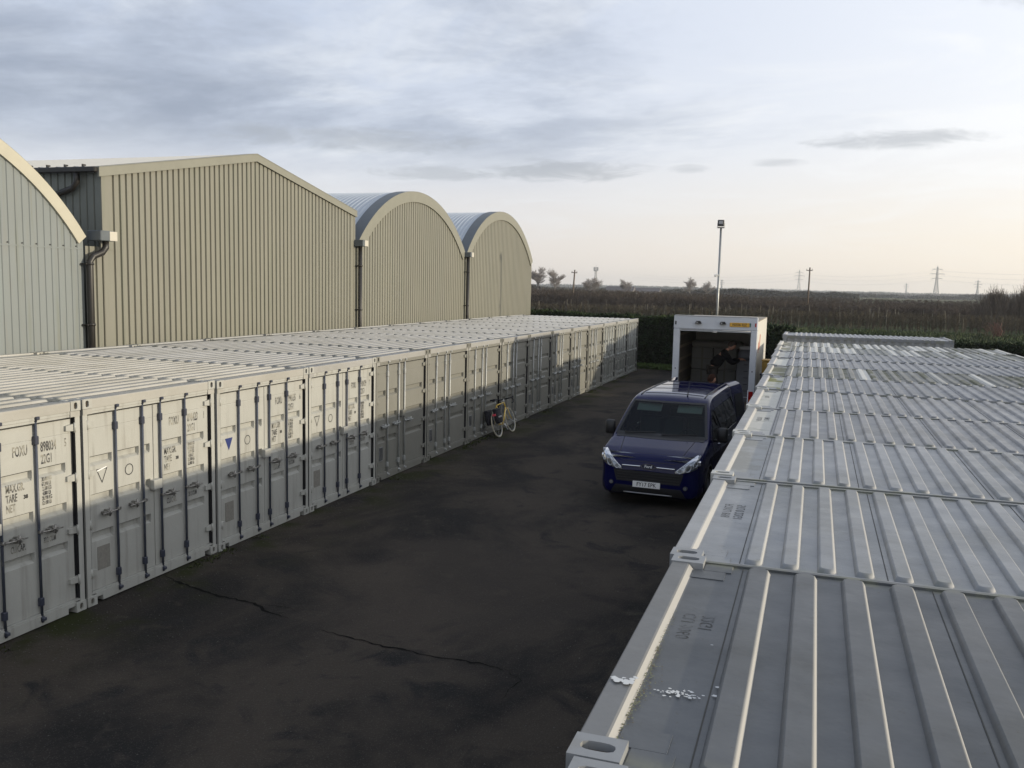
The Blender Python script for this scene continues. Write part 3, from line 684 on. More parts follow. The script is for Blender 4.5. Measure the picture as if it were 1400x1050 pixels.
# ================================================================ HANGARS
FX=-6.75
def sheets(k):
    st_=rust_extra(.30)
    def f(cur,e):
        N,L=e['N'],e['L']; g=N.new('ShaderNodeNewGeometry'); sp=N.new('ShaderNodeSeparateXYZ'); L.new(g.outputs['Position'],sp.inputs[0])
        q=N.new('ShaderNodeMath'); q.operation='FLOOR'; L.new(sp.outputs[1],q.inputs[0]); cb=N.new('ShaderNodeCombineXYZ'); L.new(q.outputs[0],cb.inputs[0]); w_=N.new('ShaderNodeTexWhiteNoise'); L.new(cb.outputs[0],w_.inputs[0])
        c=st_(cur,e); c=e['mixc'](e['mr'](w_.outputs[0],0,1,0,k*2.2,False),c,(.17,.17,.15))
        # green tinge creeping up from the gutter line and run-off streaks
        mp=N.new('ShaderNodeMapping'); mp.inputs[3].default_value=(1,7,.35); L.new(g.outputs['Position'],mp.inputs[0]); nz=N.new('ShaderNodeTexNoise'); nz.inputs['Scale'].default_value=1; nz.inputs['Detail'].default_value=6; L.new(mp.outputs[0],nz.inputs[0])
        return e['mixc'](e['mr'](nz.outputs[0],.52,.72,0,.45),c,(.15,.16,.12))
    return f
olive=mat('olive_steel_cladding',(.205,.200,.160),rough=.55,var=.04,vscale=.7,extra=sheets(.10))
trim=mat('olive_trim',(.215,.212,.172),rough=.5,var=.05)
goose=mat('grey_green_cladding',(.195,.217,.217),rough=.5,var=.05,vscale=.6,extra=sheets(.10))
creamtrim=mat('cream_verge_trim',(.44,.415,.33),rough=.5,var=.05)
roofsheet=mat('light_grey_roof_sheet',(.42,.46,.50),rough=.40,metal=.0,var=.06)
darktrim=mat('dark_grey_verge',(.10,.115,.125),rough=.5,var=.1)
sideclad=mat('dark_side_cladding',(.16,.17,.15),rough=.6,var=.06)
cols=mat('black_gutter',(.018,.016,.014),rough=.45)
box_m=mat('white_gutter_box',(.50,.47,.40),rough=.5)
# light passing through: metal deep behind
def clad(b,y0,y1,top,x=FX,pitch=.20,gw=.045,gd=.042,zb=0,mi=0,smooth=False,z_lo=None):
    P=[]; y=y0
    def col(yy,xx): P.append([(xx,yy,zb),(xx,yy,top(yy))])
    col(y0,x)
    k=0
    while y0+(k+1)*pitch<y1-.02:
        c=y0+(k+.5)*pitch
        for dy,dx in ((-gw/2-.012,0),(-gw/2,-gd),(gw/2,-gd),(gw/2+.012,0)): col(c+dy,x+dx)
        k+=1
    col(y1,x); b.grid(P,mi)
def arch(cy,hs,ze,zt,label,cladm,trimm,sidem,x_back=-34,pitch=.2,trimw=.34,gw=.045,gd=.032,joint=False):
    root=empty('arched_hangar',(FX,cy,0))
    rise=zt-ze; Rr=(hs*hs+rise*rise)/(2*rise); zc=zt-Rr; a0=math.asin(hs/Rr)
    def top(y): return zc+math.sqrt(max(0,Rr*Rr-(y)**2))
    b=MB(); clad(b,-hs,hs,lambda y:top(y)-.06,x=0,pitch=pitch,gw=gw,gd=gd); b.build('front_wall',cladm,root)
    if joint:
        b=MB()
        b.box(.0005,.006,-hs+.1,hs-.02,4.635,4.66)
        for k in range(int(2*hs/pitch/2)):
            y=hs-.2-k*pitch*2; b.tube([(.0,y,4.70),(.02,y,4.70)],.016,6,1)
        b.build('sheet_joint',[cladm,dark],root)
    b=MB()
    for s in (-1,1): b.box(x_back-FX,-.04,s*hs-.03,s*hs+.03,0,ze)
    b.box(x_back-FX-.03,x_back-FX,-hs,hs,0,ze); 
    b.build('side_wall',sideclad,root)
    n=40
    # verge trim: front band and outer face
    b=MB(); P=[]
    for i in range(n+1):
        t=-a0+2*a0*i/n; s,c=math.sin(t),math.cos(t)
        P.append([((.05),s*(Rr-trimw),zc+c*(Rr-trimw)),(.05,s*(Rr+.06),zc+c*(Rr+.06))])
    b.grid(P); 
    P=[[(.05,s_*(Rr-trimw),zc+c_*(Rr-trimw)),(-.01,s_*(Rr-trimw),zc+c_*(Rr-trimw))] for s_,c_ in [(math.sin(-a0+2*a0*i/n),math.cos(-a0+2*a0*i/n)) for i in range(n+1)]]; b.grid(P)
    b.build('verge_trim',trimm,root)
    b=MB(); P=[]
    for i in range(n+1):
        t=-a0+2*a0*i/n; s,c=math.sin(t),math.cos(t)
        P.append([(x,s*(Rr+.063),zc+c*(Rr+.063)) for x in (.05,-.42)])
    b.grid(P,sm=True); b.build('verge_capping',sidem,root)
    b=MB(); P=[]; x=-.2; prof=[]
    while FX+x>x_back: prof+=[(x,0),(x-.05,.03),(x-.10,.03),(x-.15,0)]; x-=.2
    for i in range(n+1):
        t=-a0+2*a0*i/n; s,c=math.sin(t),math.cos(t)
        P.append([(xx,s*(Rr+d),zc+c*(Rr+d)) for xx,d in prof])
    b.grid(P); b.build('curved_roof',roofsheet,root)
    tag(root,label,'hangar','farm store buildings behind the left row'); return root
g='farm store buildings behind the left row'
arch(2.20,4.86,4.88,7.28,'grey-green arched hangar with a cream verge trim, at the left edge of the photo',goose,creamtrim,darktrim,gw=.022,gd=.016,pitch=.172,joint=True,trimw=.20)
arch(24.25,4.95,5.38,7.56,'olive arched hangar standing between the pitched-roof building and the farthest hangar',olive,trim,darktrim)
arch(34.30,4.92,5.38,7.62,'smallest-looking arched hangar, farthest one, with the fields beside it',olive,trim,darktrim)
# gable building
root=empty('gabled_store',(FX,0,0))
GY0,GY1,GR,ZE,ZR=7.62,19.12,13.4,6.47,7.56
def gtop(y): return ZE+(ZR-ZE)*(1-abs(y-GR)/((GY1-GR) if y>GR else (GR-GY0)))
b=MB(); clad(b,GY0+.26,GY1-.06,lambda y:gtop(y)-.16,x=0,gw=.042); b.box(-.02,.012,GY0,GY0+.28,0,ZE-.1); b.box(-.02,.012,GY1-.08,GY1,0,ZE-.1); b.build('front_wall',olive,root)
b=MB()
for ya,yb in ((GY0-.1,GR),(GR,GY1+.05)):
    za,zb=gtop(max(ya,GY0))-(.02 if ya<GY0 else 0),gtop(min(yb,GY1))
    b.prism([(ya,za-.21),(yb,zb-.21),(yb,zb-.012),(ya,za-.012)],0,.014,.06)
    b.prism([(ya,za-.009),(yb,zb-.009),(yb,zb+.004),(ya,za+.004)],0,-.30,.066)
b.build('verge_trim',trim,root)
b=MB()
for ya,yb in ((GY0-.12,GR),(GR,GY1+.12)):
    za,zb=gtop(max(ya,GY0)),gtop(min(yb,GY1)); P=[]; x=-.28
    while x>-32: P+=[(x,0),(x-.04,.025),(x-.09,.025),(x-.13,0)]; x-=.25
    b.grid([[(xx,ya,za-.028+d),(xx,yb,zb-.028+d)] for xx,d in P])
b.build('pitched_roof',mat('cream_roof_sheet',(.50,.49,.45),rough=.45,var=.05),root)
b=MB()
P=[];x=-.02
while x>-32: P+=[(x,0),(x-.15,0),(x-.165,.03),(x-.185,.03)]; x-=.2
b.grid([[(xx,GY0+d,0),(xx,GY0+d,ZE-.02)] for xx,d in P]); b.box(-32,-.02,GY1-.03,GY1,0,ZE-.02); b.box(-32.03,-32,GY0,GY1,0,ZE-.02)
b.build('side_wall',sideclad,root)
b=MB(); b.rbox(-32,.02,GY0-.20,GY0-.045,ZE-.14,ZE-.02,.02)
for k in range(60): b.box(-.4-k*.5,-.37-k*.5,GY0-.12,GY0-.02,ZE-.018,ZE+.045)
b.build('gutter',cols,root)
b=MB(); b.tube([(-.55,GY0-.12,ZE-.12),(-.55,GY0-.12,ZE-.34),(-.70,GY0-.10,ZE-.48),(-1.25,GY0-.08,ZE-.62),(-1.38,GY0-.08,ZE-.80),(-1.38,GY0-.08,0)],.065,10); b.build('downpipe',cols,root)
tag(root,'olive box-profile store with a shallow pitched roof, the only gabled building','store building',g)
# lower wall strip left of the gable corner, up to the first hangar
b=MB(); clad(b,GY0-.52,GY0+.262,lambda y:4.72,x=.018,gw=.042); b.box(.0,.030,GY0-.10,GY0+.30,4.66,4.86); o=b.build('infill_wall',olive,root)
# gutter boxes and downpipes at the joints
def downpipe(y,ztop,swan,label,bw=.34,side=1):
    r=empty('downpipe',(FX,y,0))
    b=MB()
    if swan: P=[(.20,.22,ztop-.02),(.20,.22,ztop-.16),(.19,.12,ztop-.27),(.17,-.12,ztop-.36),(.15,-.20,ztop-.48),(.15,-.20,0)]
    else: P=[(.15,0,ztop),(.15,0,0)]
    b.tube(P,.072,12); b.build('pipe',cols,r)
    yy=-.20 if swan else 0
    for z in ((3.0,ztop-.55) if swan else (3.1,4.6)):
        b=MB(); b.tube([(.15,yy,z),(.15,yy,z+.05)],.086,12); b.box(.0,.16,yy-.12,yy+.12,z+.01,z+.035); b.build('pipe_bracket',cols,r)
    b=MB(); b.rbox(-.05,.34,-.06 if swan else -.16,.34 if swan else .18,ztop-.02,ztop+.20,.015); b.box(.30,.342,.20 if swan else -.02,.42 if swan else .22,ztop-.01,ztop+.19,1)
    b.build('gutter_box',[darktrim,box_m],r)
    tag(r,label,'drainpipe','downpipes between the stores')
downpipe(7.28,4.86,True,'black downpipe with a swan neck between the grey-green hangar and the gabled store')
downpipe(19.22,5.30,False,'straight black downpipe between the gabled store and the next arched hangar')
downpipe(29.28,5.30,False,'straight black downpipe between the two olive arched hangars')
# ================================================================ HEDGE, GRASS, ORCHARD
import numpy as np
rng=np.random.default_rng(5)
def fastmesh(name,V,F,mats,parent=None,mi=None,smooth=False):
    me=bpy.data.meshes.new(name); nf=len(F); k=F.shape[1]
    me.vertices.add(len(V)); me.vertices.foreach_set('co',V.astype(np.float32).ravel())
    me.loops.add(nf*k); me.loops.foreach_set('vertex_index',F.astype(np.int32).ravel())
    me.polygons.add(nf); me.polygons.foreach_set('loop_start',np.arange(nf,dtype=np.int32)*k)
    try: me.polygons.foreach_set('loop_total',np.full(nf,k,dtype=np.int32))
    except Exception: pass
    for m in (mats if isinstance(mats,(list,tuple)) else [mats]): me.materials.append(m)
    if mi is not None: me.polygons.foreach_set('material_index',mi.astype(np.int32))
    me.update(calc_edges=True); me.validate()
    o=bpy.data.objects.new(name,me); sc.collection.objects.link(o)
    if parent: o.parent=parent
    return o
def leaves(P,size,up=0.4):
    n=len(P); a=rng.normal(size=(n,3)); a[:,2]+=up; a/=np.linalg.norm(a,axis=1)[:,None]
    c=rng.normal(size=(n,3)); c-=a*np.sum(a*c,1)[:,None]; c/=np.linalg.norm(c,axis=1)[:,None]
    s=size*rng.uniform(.5,1.4,n)[:,None]
    V=np.stack([P-c*s*.35,P+a*s*.55+c*s*.0-np.cross(a,c)*s*.1,P+c*s*.35,P+a*s*1.25],1).reshape(-1,3)
    F=np.arange(4*n).reshape(-1,4)[:,[0,1,2,3]]
    F=np.stack([np.arange(n)*4,np.arange(n)*4+2,np.arange(n)*4+3],1); F2=np.stack([np.arange(n)*4,np.arange(n)*4+1,np.arange(n)*4+2],1)
    return V,np.concatenate([F,F2])
def nz1(x,seed,f):   # cheap smooth noise
    r=np.random.default_rng(seed); s=np.zeros_like(x)
    for k in range(6): s+=np.sin(x*f*(1.7**k)+r.uniform(0,6.28))/(1.4**k)
    return s/3
hedgem=mat('conifer_hedge_leaf',(.022,.036,.016),rough=.8,spec=.2,var=.5,vscale=1.2,col2=(.05,.075,.022),c2scale=.7,c2lo=.52,c2hi=.7)
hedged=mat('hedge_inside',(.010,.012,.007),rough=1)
def hedge(x0,y0,x1,y1,wd,h,label,seed,n=42000,sz=.10,hv=.12,root=None):
    org=root
    d=np.array([x1-x0,y1-y0]);Lh=np.linalg.norm(d);d/=Lh;nn=np.array([-d[1],d[0]])
    root=empty('hedge',(x0,y0,0)) if org is None else org
    ox,oy=(x0-root.location.x,y0-root.location.y)
    t=rng.uniform(0,Lh,n); H=h+hv*nz1(t,seed,.8)
    face=rng.uniform(size=n); q=np.where(face<.38,-1,np.where(face<.62,1,rng.uniform(-1,1,n)))
    z=np.where(np.abs(q)==1,rng.uniform(0,1,n)**.9*H,H)
    bulge=1+.10*nz1(t*1.3+z*2,seed+1,1.5); off=q*wd/2*bulge*(1-.12*(z/h)**3)
    P=np.stack([t*d[0]+nn[0]*off,t*d[1]+nn[1]*off,z+rng.normal(0,.05,n)+(np.abs(q)!=1)*rng.uniform(-.1,.05,n)],1); P[:,:2]+=rng.normal(0,.04,(n,2)); P[:,0]+=ox; P[:,1]+=oy
    V,F=leaves(P,sz,.9); fastmesh('foliage',V,F,hedgem,root)
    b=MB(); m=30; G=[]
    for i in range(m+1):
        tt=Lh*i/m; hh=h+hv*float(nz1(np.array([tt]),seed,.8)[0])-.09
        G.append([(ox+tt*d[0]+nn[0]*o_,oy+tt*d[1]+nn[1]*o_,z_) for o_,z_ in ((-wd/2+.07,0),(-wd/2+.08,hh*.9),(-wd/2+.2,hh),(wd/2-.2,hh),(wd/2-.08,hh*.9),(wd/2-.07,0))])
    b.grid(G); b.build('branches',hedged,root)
    if org is None: tag(root,label,'hedge')
    return root
hh_=hedge(-14,41.6,2.6,38.7,1.5,2.5,'tall dark evergreen hedge closing off the far end of the lane',11,48000,.12,.14)
hedge(2.2,38.8,6.9,29.8,1.5,2.5,'',13,30000,.12,.12,hh_)
hedge(6.7,30.0,15.6,27.6,1.5,2.25,'',14,26000,.12,.10,hh_)
hedge(15.2,10,17.0,42,1.1,1.35,'low dark hedge running behind the ends of the right-row containers',12,26000,.11,.12)
# weeds along the foot of the hedge
n=9000; x=rng.uniform(-2,7,n); y=37.9-(x+2)*.12-np.maximum(0,x-2)*1.72+rng.normal(0,.25,n)-.6; z=rng.uniform(0,.12,n)**1
V,F=leaves(np.stack([x,y,z],1),.13,1.8); tag(fastmesh('weeds',V,F,mat('weed_leaf',(.06,.10,.02),rough=.9,var=.4,vscale=3)),kind='stuff')
n=5200; y=rng.uniform(-2.5,35,n); cl=nz1(y,77,1.1)+nz1(y,78,.35)*.6; keep=cl>.25; y=y[keep]; n=len(y); x=.05+np.abs(rng.normal(0,.10,n)); 
V,F=leaves(np.stack([x,y,np.zeros(n)],1),.035,1.2); tag(fastmesh('moss_weeds',V,F,mat('moss_leaf',(.045,.055,.015),rough=.95,var=.4,vscale=3)),kind='stuff')
n=4200; x=rng.uniform(.0,7.4,n); x=np.where(rng.uniform(size=n)<.5,np.abs(rng.normal(0,.5,n))+.03,x); y=rng.uniform(-3,34,n); P=np.stack([x,y,np.full(n,.003)],1); r_=rng.uniform(.004,.013,n)[:,None]
V=np.stack([P+r_*np.array([[1,0,0]]),P+r_*np.array([[-.5,.8,0]]),P+r_*np.array([[-.4,-.9,0]]),P+r_*np.array([[.1,0,.8]])],1).reshape(-1,3); i=np.arange(n)*4
F=np.concatenate([np.stack([i,i+1,i+3],1),np.stack([i+1,i+2,i+3],1),np.stack([i+2,i,i+3],1)]); tag(fastmesh('loose_grit',V,F,mat('grit',(.065,.06,.055),rough=.9,var=.4,vscale=9)),kind='stuff')
# meadow grass between hedge and orchard
n=70000; x=rng.uniform(-40,46,n); y=43+52*rng.uniform(0,1,n)**1.2; m_=(x<16.5)&(y<42); x=x[~m_];y=y[~m_]
V,F=leaves(np.stack([x,y,np.zeros_like(x)],1),.24,2.6); tag(fastmesh('grass',V,F,mat('grass_blade',(.035,.055,.014),rough=.9,var=.45,vscale=.4,col2=(.06,.06,.028),c2scale=.6)),kind='stuff')
n=26000; x=rng.uniform(17.5,40,n); y=rng.uniform(10,60,n)
V,F=leaves(np.stack([x,y,np.zeros_like(x)],1),.26,2.6); tag(fastmesh('grass_verge',V,F,MATS['grass_blade']),kind='stuff')
# twigs as thin three-sided spikes
def spikes(B,T,r0,r1):
    d=T-B; L_=np.linalg.norm(d,axis=1)[:,None]+1e-9; d=d/L_
    a=np.cross(d,rng.normal(size=d.shape)); a/=np.linalg.norm(a,axis=1)[:,None]; c=np.cross(d,a); n=len(B); V=[]
    for k in range(3):
        t=2*math.pi*k/3; V.append(B+(a*math.cos(t)+c*math.sin(t))*r0[:,None])
    for k in range(3):
        t=2*math.pi*k/3; V.append(T+(a*math.cos(t)+c*math.sin(t))*r1[:,None])
    V=np.stack(V,1).reshape(-1,3); i=np.arange(n)*6
    F=np.concatenate([np.stack([i+k,i+(k+1)%3,i+3+(k+1)%3,i+3+k],1) for k in range(3)]); return V,F
def orchard_rows(ys,xr,h,sp,ntw,wd,rt_,name,m,jit=.4):
    Bs=[];Ts=[];r0=[];r1=[]
    for y in ys:
        xl,xh=xr(y); xs=np.arange(xl,xh,sp)+rng.uniform(-.2,.2); k=len(xs); hx=1-(.26 if y>120 else .0)*np.clip((xs/y+.16)/.22,0,1)
        hh=h*hx*(1+.08*nz1(xs,int(y),.05)+rng.normal(0,.04,k))
        gap=rng.uniform(size=k)<.04; hh=np.where(gap,hh*.55,hh)
        yy=y+rng.normal(0,.15,k)
        B=np.stack([xs,yy,np.zeros(k)],1); T=np.stack([xs+rng.normal(0,.1,k),yy,hh*.9],1); Bs.append(B);Ts.append(T);r0.append(np.full(k,.05));r1.append(np.full(k,.02))
        X=np.repeat(xs,ntw); Y=np.repeat(yy,ntw); H=np.repeat(hh,ntw); q=len(X)
        zb=H*rng.uniform(.12,.8,q); l=H*rng.uniform(.16,.42,q); a=rng.uniform(0,6.28,q); sp_=rng.uniform(.1,.9,q)*wd
        B=np.stack([X+rng.normal(0,.12,q)*wd,Y+rng.normal(0,.12,q),zb],1)
        T=np.stack([X+np.cos(a)*sp_,Y+np.sin(a)*sp_*.6,np.minimum(zb+l*rng.uniform(.2,1,q),H*rng.uniform(.85,1.08,q))],1)
        Bs.append(B);Ts.append(T);r0.append(np.full(q,rt_)*rng.uniform(.6,1.3,q));r1.append(np.full(q,rt_*.35))
    V,F=spikes(np.concatenate(Bs),np.concatenate(Ts),np.concatenate(r0),np.concatenate(r1)); return tag(fastmesh(name,V,F,m),kind='stuff')
def wideness(y): return (8.3-(y+8.5)*.38-8,8.3+(y+8.5)*.27+10)
twig1=mat('near_bare_twig',(.070,.060,.042),rough=.95,spec=.1,var=.5,vscale=.35)
twig2=mat('red_brown_bare_twig',(.076,.062,.052),rough=.95,spec=.1,var=.5,vscale=.12,col2=(.085,.072,.052),c2scale=.06)
orchard_rows([97,100,103,106.5,110,113.5],wideness,1.9,.75,34,.55,.026,'bare_vineyard_rows',twig1)
orchard_rows([122,127,132,138,144,151,160,172],wideness,3.35,1.25,60,1.05,.040,'bare_orchard',twig2)
orchard_rows([188,206,228,255,285,320],wideness,3.3,1.9,64,1.6,.065,'far_bare_orchard',twig2)
# pale stakes standing out of the vineyard rows
Bs=[];Ts=[]
for y in (100,103.2,110.2,118.5,119.5):
    xl,xh=wideness(y); xs=np.arange(xl,xh,3.3)+rng.normal(0,1.0,len(np.arange(xl,xh,3.3))); h=rng.uniform(1.5,2.35,len(xs))
    Bs.append(np.stack([xs,np.full_like(xs,y),np.zeros_like(xs)],1)); Ts.append(np.stack([xs+rng.normal(0,.06,len(xs)),np.full_like(xs,y),h],1))
B=np.concatenate(Bs);T=np.concatenate(Ts); V,F=spikes(B,T,np.full(len(B),.040),np.full(len(B),.036)); tag(fastmesh('vineyard_stakes',V,F,mat('pale_stake',(.16,.145,.115),rough=.9)),kind='stuff')
# ---- bare trees
def bare_tree(x,y,h,spread,seed,label,m,levels=4,tr=.035,name='bare_tree',grp=None,start=.22):
    r=np.random.default_rng(seed); root=empty(name,(x,y,0)); segs=[]
    def grow(p,d,l,rad,lv):
        nseg=3; q=p
        for i in range(nseg):
            d2=d+r.normal(0,.10,3)*(1.2 if lv else .5); d2/=np.linalg.norm(d2); e=q+d2*l/nseg; segs.append((q,e,rad*(1-.22*i/nseg*1.5),rad*(1-.22*(i+1)/nseg*1.5),lv)); q=e; d=d2
            if lv<levels and (i>0 or lv>0):
                for _ in range(2 if lv<levels-1 else 4):
                    a=r.uniform(0,6.28); t=r.uniform(.55,1.15); s=np.array([math.cos(a),math.sin(a),0]); nd=d*math.cos(t)+s*math.sin(t)*spread; nd[2]+=.22; nd/=np.linalg.norm(nd)
                    grow(q,nd,l*r.uniform(.52,.72),rad*.55,lv+1)
        if lv<levels: grow(q,d,l*.62,rad*.7,lv+1)
    grow(np.zeros(3),np.array([0,0,1.]),h*.36,h*tr*.5,0)
    zmax=max(s[1][2] for s in segs); k=h/zmax
    for nm,cond in (('trunk',lambda l:l<=1),('crown',lambda l:l>1)):
        S=[s for s in segs if cond(s[4])]
        B=np.array([s[0] for s in S])*k;T=np.array([s[1] for s in S])*k; a=np.maximum(np.array([s[2] for s in S])*k,h*.0014);c=np.maximum(np.array([s[3] for s in S])*k,h*.0008)
        V,F=spikes(B,T,a,c); fastmesh(nm,V,F,m,root)
    tag(root,label,'tree',grp); return root
bark=mat('far_bark',(.30,.27,.25),rough=1,spec=.1,var=.2)
G_='bare trees on the horizon'
bare_tree(-86.5,300,11.4,1.1,1,'wide bare tree on the horizon right beside the farthest hangar',bark,grp=G_)
bare_tree(-80.6,302,10.6,.9,2,'rounded bare tree, second from the farthest hangar on the horizon',bark,grp=G_)
bare_tree(-70.5,310,7.2,1.2,3,'low bare tree just right of the left utility pole',bark,grp=G_)
bare_tree(-65.5,300,7.8,1.3,4,'pale bare tree just left of the telecom mast',bark,grp=G_)
bare_tree(-61.5,330,7.4,1.3,5,'low bare tree just right of the telecom mast',bark,grp=G_)
bare_tree(-39.5,350,9.0,1.3,6,'round bare tree on the horizon left of the floodlight pole',bark,grp=G_)
bare_tree(-34.0,360,7.6,1.2,7,'smaller bare tree touching the floodlight pole from behind',bark,grp=G_)
def thicket(x,y,w_,h,label,seed,n=5200,m=None,rad=.030,cat='bush',name='bare_thicket',dep=None):
    r=np.random.default_rng(seed); root=empty(name,(x,y,0)); dep=dep or w_*.6
    bx=r.normal(0,w_*.26,n); by=r.normal(0,dep*.26,n); env=h*np.clip(1-(bx/w_)**2*1.6,.35,1)*r.uniform(.55,1.05,n)
    B=np.stack([bx,by,env*r.uniform(0,.6,n)],1); T=B+np.stack([r.normal(0,.35,n),r.normal(0,.3,n),env*.45*r.uniform(.5,1,n)],1); T[:,2]=np.minimum(T[:,2],env)
    V,F=spikes(B,T,np.full(n,rad),np.full(n,rad*.4)); fastmesh('crown',V,F,m,root)
    b=MB()
    for i in range(7): xx=r.normal(0,w_*.2); b.tube([(xx,0,0),(xx+.2,0,h*.35),(xx+r.normal(0,.4),0,h*.7)],[.09,.06,.03],6)
    b.build('trunk',m,root); tag(root,label,cat); return root
thm=mat('thicket_twig',(.15,.125,.10),rough=1,spec=.1,var=.3,vscale=1)
thicket(29.6,118,4.6,5.4,'left of the two brown bare thickets standing above the orchard at the right edge',21,m=thm)
thicket(33.4,118,5.2,6.1,'right of the two brown bare thickets, cut by the right edge of the photo',22,m=thm)
thicket(24.7,88,1.5,2.2,'small reddish leafless shrub on the grass before the orchard',23,n=80,m=mat('red_stem',(.13,.07,.05),rough=.9),rad=.016,cat='shrub',name='shrub')
# far hedgerows, woods and fields (one mass each)
def far_wood(y,x0,x1,h,sz,n,name,m,seed,dep=12,f=.02):
    r=np.random.default_rng(seed); x=r.uniform(x0,x1,n); H=h*(.62+.38*nz1(x,seed,f)+.16*nz1(x,seed+3,f*7)); H=np.clip(H,h*.25,None)
    z=H*r.uniform(0,1,n)**.6; P=np.stack([x,y+r.uniform(0,dep,n),z],1); V,F=leaves(P,sz,.3); return tag(fastmesh(name,V,F,m),kind='stuff')
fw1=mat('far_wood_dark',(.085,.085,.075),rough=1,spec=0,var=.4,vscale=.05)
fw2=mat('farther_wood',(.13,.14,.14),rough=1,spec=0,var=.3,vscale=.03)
far_wood(395,-150,-48,5.9,.8,16000,'dark_hedgerow',fw1,31)
far_wood(520,-160,30,5.0,.9,20000,'field_hedgerow',fw1,35,f=.03)
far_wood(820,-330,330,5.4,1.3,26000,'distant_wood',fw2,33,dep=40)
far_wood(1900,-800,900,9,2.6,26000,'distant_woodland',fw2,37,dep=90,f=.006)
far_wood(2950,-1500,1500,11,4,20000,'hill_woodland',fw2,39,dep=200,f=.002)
# farmhouse roofs
for (x,y,w_,h,l) in ((-75.5,388,12,4.6,'small far farm building with a white gable among the dark trees'),(-66,392,15,4.2,'long low far farm building with a dark roof, right of the white gabled one')):
    r_=empty('farm_building',(x,y,0)); b=MB(); b.box(-w_/2,w_/2,0,6,0,h*.6); b.build('wall',mat('far_render',(.42,.40,.37),rough=.9),r_)
    b=MB(); b.prism([(-.4,h*.6),(6.4,h*.6),(3,h)],0,-w_/2-.3,w_/2+.3); b.build('roof',mat('far_slate',(.12,.11,.11),rough=.8),r_); tag(r_,l,'farm building')
# ================================================================ POLES, MAST, PYLONS
wood=mat('pole_timber',(.13,.10,.075),rough=.9)
def upole(x,y,h,label,rad=.16):
    r_=empty('utility_pole',(x,y,0)); b=MB(); b.tube([(0,0,0),(.05,0,h)],[rad,rad*.75],8); b.build('post',wood,r_)
    b=MB(); b.box(-.5,.5,-.06,.06,h-.55,h-.43)
    for s in (-.42,0,.42): b.tube([(s,0,h-.43),(s,0,h-.22)],.05,6)
    b.build('crossarm',wood,r_); tag(r_,label,'utility pole')
upole(-31.2,140,6.9,'leaning wooden utility pole on the left among the far trees')
upole(6.85,150,8.1,'wooden utility pole standing alone in the orchard between the two large pylons',.15)
bpy.data.objects['utility_pole'].rotation_euler=(0,R(2.5),0)
st=mat('mast_steel',(.34,.34,.34),rough=.6)
def member(b,a,c,w_=.3): b.tube([a,c],w_/2,4,cap=False,sm=False)
r_=empty('telecom_mast',(-96.5,430,0)); b=MB(); H=12.4
for s,t in ((-1,-1),(1,-1),(1,1),(-1,1)): member(b,(s*.55,t*.55,0),(s*.35,t*.35,H),.16)
for k in range(10):
    z0,z1=H*k/10,H*(k+1)/10
    for s,t in ((-1,-1),(1,-1)): member(b,(s*.5,-.45,z0),(-s*.42,-.42,z1),.09)
b.build('lattice_tower',st,r_); b=MB(); b.tube([(0,0,H-.5),(0,0,H-.2)],1.1,12)
for k in range(6): a=R(60*k); b.box(math.cos(a)*1.05-.13,math.cos(a)*1.05+.13,math.sin(a)*1.05-.1,math.sin(a)*1.05+.1,H-.4,H+1.5)
b.tube([(0,0,H),(0,0,H+2.4)],.05,5); b.build('antenna_head',st,r_); tag(r_,'thin telecom mast with a cluster of antennas above the far trees','mast')
def pylon(x,y,H,label,rz=0,th=.42):
    r_=empty('electricity_pylon',(x,y,0),rz); b=MB()
    lv=[(0,H*.095),(.28,H*.055),(.52,H*.030),(.75,H*.022),(.95,H*.014)]
    for (a,wa),(c,wc) in zip(lv[:-1],lv[1:]):
        for s,t in ((-1,-1),(1,-1),(1,1),(-1,1)): member(b,(s*wa,t*wa,a*H),(s*wc,t*wc,c*H),th)
        m_=4 if a<.5 else 3
        for k in range(m_):
            z0=a+(c-a)*k/m_; z1=a+(c-a)*(k+1)/m_; w0=wa+(wc-wa)*k/m_; w1=wa+(wc-wa)*(k+1)/m_
            for s in (-1,1): member(b,(s*w0,-w0,z0*H),(-s*w1,-w1,z1*H),th*.55); member(b,(s*w0,w0,z0*H),(-s*w1,w1,z1*H),th*.55)
            member(b,(-w1,-w1,z1*H),(w1,-w1,z1*H),th*.5)
    member(b,(0,0,H*.95),(0,0,H),th); b.build('lattice_tower',st,r_)
    b=MB()
    for z,l in ((.60,.15),(.74,.20),(.88,.14)):
        for s in (-1,1):
            member(b,(0,0,z*H+H*.02),(s*l*H,0,z*H),th*.7); member(b,(0,0,z*H-H*.012),(s*l*H,0,z*H),th*.7); member(b,(s*l*H,0,z*H),(s*l*H,0,z*H-H*.045),th*.5)
    b.build('crossarm',st,r_); tag(r_,label,'pylon')
pylon(-18.5,1400,36.8,'faint lattice pylon left of the lone wooden pole')
pylon(134,1100,36.6,'tallest lattice pylon on the horizon, right side of the photo')
pylon(223,2500,32,'tiny far pylon on the horizon left of the tallest one',th=.8)
pylon(-180,1900,26,'tiny far pylon right of the telecom mast',th=.7)
pylon(236,1500,28,'pylon on the horizon just left of the brown thickets',th=.5)
